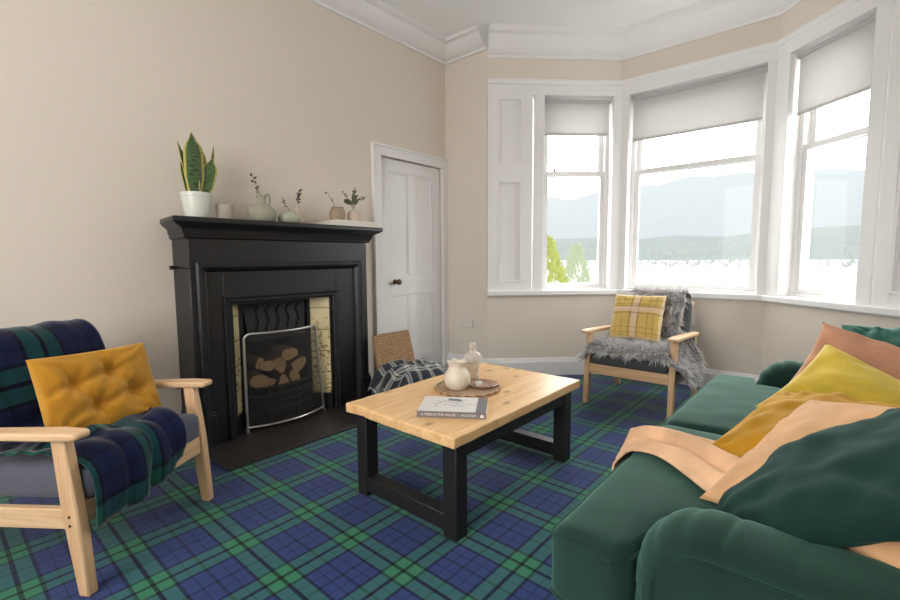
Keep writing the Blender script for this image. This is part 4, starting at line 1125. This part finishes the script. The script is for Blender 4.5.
tag(b.build('low_sage_vase', 'sage_pale', loc=(*lv, MZ), angle=60), 'low pale sage pebble vase right of the jug vase on the mantel', 'vase')
sprig('single curling twig in the low pale sage vase', (lv[0], lv[1], MZ+.082), [([(0, 0, 0), (-.004, 0, .022), (-.022, 0, .038), (-.034, 0, .058), (-.040, 0, .078)], 5, .018, .010)], 'leaf_dark', 5)
bv = (1.715, MY+.045)
b = MB(); b.lathe([(.001, 0), (.026, 0), (.032, .008), (.034, .03), (.024, .06), (.012, .08), (.010, .125), (.014, .140), (.012, .141), (.008, .12), (.001, .11)], 24, (*bv, MZ))
tag(b.build('bud_vase', 'pink_ceramic', loc=(*bv, MZ), angle=60), 'slender pale bud vase behind the low sage vase', 'vase')
sprig('upright dried flower sprig in the slender bud vase', (*bv, MZ+.115), [([(0, 0, 0), (.004, 0, .05), (.012, 0, .09), (.022, 0, .12)], 9, .026, .015), ([(0, 0, 0), (.0, 0, .05), (.006, 0, .075)], 4, .022, .013)], 'leaf_dark', 6)
# books on the mantel
def flat_book(label, cx, cy, z, w, d, h, rot, mat):
    r = thing('mantel_book', label, 'book', (cx, cy, z), rot, 'books lying on the mantel')
    MB().box(-w/2+.003, w/2-.003, -d/2+.003, d/2-.004, .003, h-.003).build('page_block', 'paper', r, local=True)
    b = MB(); b.box(-w/2, w/2, -d/2, d/2, 0, .003); b.box(-w/2, w/2, -d/2, d/2, h-.003, h); b.box(-w/2, w/2, d/2-.004, d/2, 0, h); b.build('cover', mat, r, local=True, bevel=.001)
flat_book('pale grey hardback, lower of two books at the right end of the mantel', 2.065, MY, MZ, .40, .26, .026, math.radians(1), 'book_white')
flat_book('white slim book, upper of two at the right end of the mantel', 2.10, MY+.005, MZ+.0262, .33, .23, .016, math.radians(-2), 'book_white')
BZ = MZ+.0424
v1 = (2.005, MY)
b = MB(); b.lathe([(.001, 0), (.050, 0), (.056, .005), (.058, .04), (.057, .065), (.050, .078), (.043, .084), (.044, .092), (.046, .097), (.041, .097), (.039, .084), (.001, .07)], 28, (*v1, BZ))
tag(b.build('tan_pot_vase', 'brown_ceramic', loc=(*v1, BZ), angle=40), 'squat tan jar vase standing left on the mantel books', 'vase')
sprig('thin dried sprig with one bud in the tan jar vase', (*v1, BZ+.07), [([(0, 0, 0), (-.03, 0, .05), (-.062, 0, .095), (-.082, 0, .12)], 2, .034, .014)], 'leaf', 8)
v2 = (2.150, MY)
b = MB(); b.lathe([(.001, 0), (.040, 0), (.046, .005), (.047, .05), (.042, .072), (.026, .084), (.018, .088), (.018, .094), (.014, .094), (.001, .08)], 28, (*v2, BZ))
tag(b.build('blush_vase', 'pink_ceramic', loc=(*v2, BZ), angle=50), 'pale blush bottle vase standing right on the mantel books', 'vase')
sprig('bushy dried eucalyptus bunch in the pale blush vase', (*v2, BZ+.085), [
    ([(0, 0, 0), (-.005, -.01, .03), (-.035, -.01, .05), (-.075, -.01, .062)], 14, .030, .022), ([(0, 0, 0), (.0, -.01, .04), (.005, 0, .08), (.012, 0, .15)], 11, .026, .018),
    ([(0, 0, 0), (.01, 0, .04), (.03, 0, .075), (.10, 0, .10)], 9, .024, .015), ([(0, 0, 0), (-.02, 0, .04), (-.05, 0, .09), (-.09, 0, .12)], 6, .024, .012), ([(0, 0, 0), (-.008, -.02, .03), (-.01, -.02, .07), (.002, -.02, .10)], 14, .030, .022)], 'leaf', 9, name='eucalyptus_bunch')

# ------------------------------------------------------------------ outside
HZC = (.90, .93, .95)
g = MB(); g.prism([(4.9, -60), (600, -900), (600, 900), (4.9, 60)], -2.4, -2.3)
struct(g.build('ground', haze_mat('pale_field', lin(236, 238, 226), HZC, .6, 1.35), smooth=False), 'pale hazy field beyond the bay windows', 'ground')  # field glows pale, haze is part of its colour
def ridge(name, dist, h, y0, y1, seed, mat, depth, label):
    b = MB()
    def fn(u, v):
        y = lerp(y0, y1, u); p = sm(v, 0, 1)
        hh = h*(.72+.25*nz(y/dist*1.6+seed, 2.2)+.10*nz(y/dist*6, seed))*p+h*.06*nz(y/dist*14, v*6, seed)*p
        return (dist+depth*v+.1*dist*nz(y/dist*1.5, 4.+seed), y, -3+max(0, hh))
    b.grid(fn, 90, 16); o = b.build(name, mat, angle=180); struct(o, label, 'hill')
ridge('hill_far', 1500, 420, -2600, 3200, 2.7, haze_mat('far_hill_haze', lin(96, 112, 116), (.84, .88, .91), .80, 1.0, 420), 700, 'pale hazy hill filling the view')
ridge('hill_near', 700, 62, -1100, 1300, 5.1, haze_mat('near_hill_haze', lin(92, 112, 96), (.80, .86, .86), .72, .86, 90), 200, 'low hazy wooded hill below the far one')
def tree_mb(h, w, seed, leaves=140, conical=False, leafsize=.12):
    rnd = random.Random(seed); b = MB()
    for k in range(leaves):
        t = rnd.random()**.8
        if conical: rad = w/2*(1-t)**.85*(.85+.3*rnd.random())+.02*w
        else: rad = w/2*math.sqrt(max(0.02, 1-(2*t-1)**2))*(.6+.45*rnd.random())
        a = rnd.random()*2*PI; c = V(rad*math.cos(a), rad*math.sin(a), h*(.08+.92*t))
        d = V(math.cos(a), math.sin(a), rnd.uniform(.1, 1.4) if conical else rnd.uniform(-.6, .9)).normalized()
        s = d.cross(V(rnd.gauss(0, 1), rnd.gauss(0, 1), rnd.gauss(0, 1))).normalized(); L = leafsize*h*rnd.uniform(.6, 1.3); ww = L*.45
        b.add([c-d*L*.4, c+s*ww*.5+d*L*.1, c+d*L*.7, c-s*ww*.5+d*L*.1], [(0, 1, 2, 3)])
    return b
def tree(name, label, loc, h, w, seed, mat, conical, leaves, leafsize, group=None):
    r = thing(name, label, 'tree', loc, 0, group)
    tree_mb(h, w, seed, leaves, conical, leafsize).build('foliage', mat, r, local=True, smooth=False)
    b = MB(); b.tube([(0, 0, 0), (.02*h, 0, h*.3), (0, 0, h*.6)], [.02*h, .014*h, .004*h], 6); b.build('trunk', mat, r, local=True)
conm = haze_mat('lime_conifer', lin(226, 234, 90), lin(226, 234, 150), .45, 1.)  # foliage carries the same painted haze glow
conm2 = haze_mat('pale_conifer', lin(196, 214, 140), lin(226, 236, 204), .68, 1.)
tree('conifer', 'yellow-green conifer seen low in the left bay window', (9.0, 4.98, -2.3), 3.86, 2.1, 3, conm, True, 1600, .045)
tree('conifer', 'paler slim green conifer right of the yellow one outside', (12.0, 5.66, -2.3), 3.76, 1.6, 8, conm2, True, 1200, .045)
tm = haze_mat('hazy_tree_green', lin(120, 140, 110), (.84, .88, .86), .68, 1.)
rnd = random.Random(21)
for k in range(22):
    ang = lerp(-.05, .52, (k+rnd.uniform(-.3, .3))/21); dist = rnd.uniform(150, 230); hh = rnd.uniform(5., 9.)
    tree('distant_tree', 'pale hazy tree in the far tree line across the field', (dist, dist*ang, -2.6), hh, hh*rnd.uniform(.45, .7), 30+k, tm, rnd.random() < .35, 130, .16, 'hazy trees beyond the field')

# ------------------------------------------------------------------ light, world, camera
w = bpy.data.worlds.new('World'); bpy.context.scene.world = w; w.use_nodes = True
nt = w.node_tree; nt.nodes.clear()
bg = nt.nodes.new('ShaderNodeBackground'); wo = nt.nodes.new('ShaderNodeOutputWorld')
bg.inputs[0].default_value = (1., .985, .965, 1); bg.inputs[1].default_value = 7.6
nt.links.new(bg.outputs[0], wo.inputs[0])
def portal(loc, rot, sx, sy):
    l = bpy.data.lights.new('window_portal', 'AREA'); l.shape = 'RECTANGLE'; l.size = sx; l.size_y = sy; l.cycles.is_portal = True
    o = bpy.data.objects.new('window_portal', l); C.objects.link(o); o.location = loc; o.rotation_euler = rot; return o
for nm in ('left', 'center', 'right'):
    t0, t1 = WIN[nm]; m = seg_pt(nm, (t0+t1)/2, REC+.14); a, c = SEG[nm]; d = (c-a).normalized(); n = V(d.y, -d.x)   # into the room
    portal((m.x, m.y, (SILL1+HEAD0)/2), Vector((n.x, n.y, 0)).to_track_quat('-Z', 'Y').to_euler(), t1-t0, HEAD0-SILL1)
portal((XR-.05, 1.0, 1.65), (0, -PI/2, 0), 1.7, 1.8)
l = bpy.data.lights.new('fill_light', 'POINT'); l.shadow_soft_size = .3; l.energy = 16; l.color = (1., .95, .88)  # unseen point light added to lift the ceiling and near walls
o = bpy.data.objects.new('fill_light', l); C.objects.link(o); o.location = (-.7, .9, 2.0)

cam = bpy.data.cameras.new('Camera'); co = bpy.data.objects.new('Camera', cam); C.objects.link(co)
yaw, pitch, roll = math.radians(40.7608), math.radians(5.1689), math.radians(-.4019)
F = V(math.cos(yaw), math.sin(yaw), 0); Rr = V(math.sin(yaw), -math.cos(yaw), 0); U = V(0, 0, 1)
f = F*math.cos(pitch)-U*math.sin(pitch); u = U*math.cos(pitch)+F*math.sin(pitch)
r = Rr*math.cos(roll)+u*math.sin(roll); up = u*math.cos(roll)-Rr*math.sin(roll)
co.matrix_world = Matrix(((r.x, up.x, -f.x, 0), (r.y, up.y, -f.y, 0), (r.z, up.z, -f.z, 1.1), (0, 0, 0, 1)))
cam.sensor_width = 36; cam.lens = 455.787/900*36; cam.clip_end = 6000; cam.clip_start = .05
sc = bpy.context.scene; sc.camera = co
sc.view_settings.view_transform = 'Standard'; sc.view_settings.look = 'None'; sc.view_settings.exposure = .2; sc.view_settings.gamma = 1.
sc.cycles.use_denoising = True
sc.cycles.max_bounces = 10; sc.cycles.diffuse_bounces = 6; sc.cycles.transparent_max_bounces = 16; sc.cycles.caustics_reflective = False; sc.cycles.caustics_refractive = False
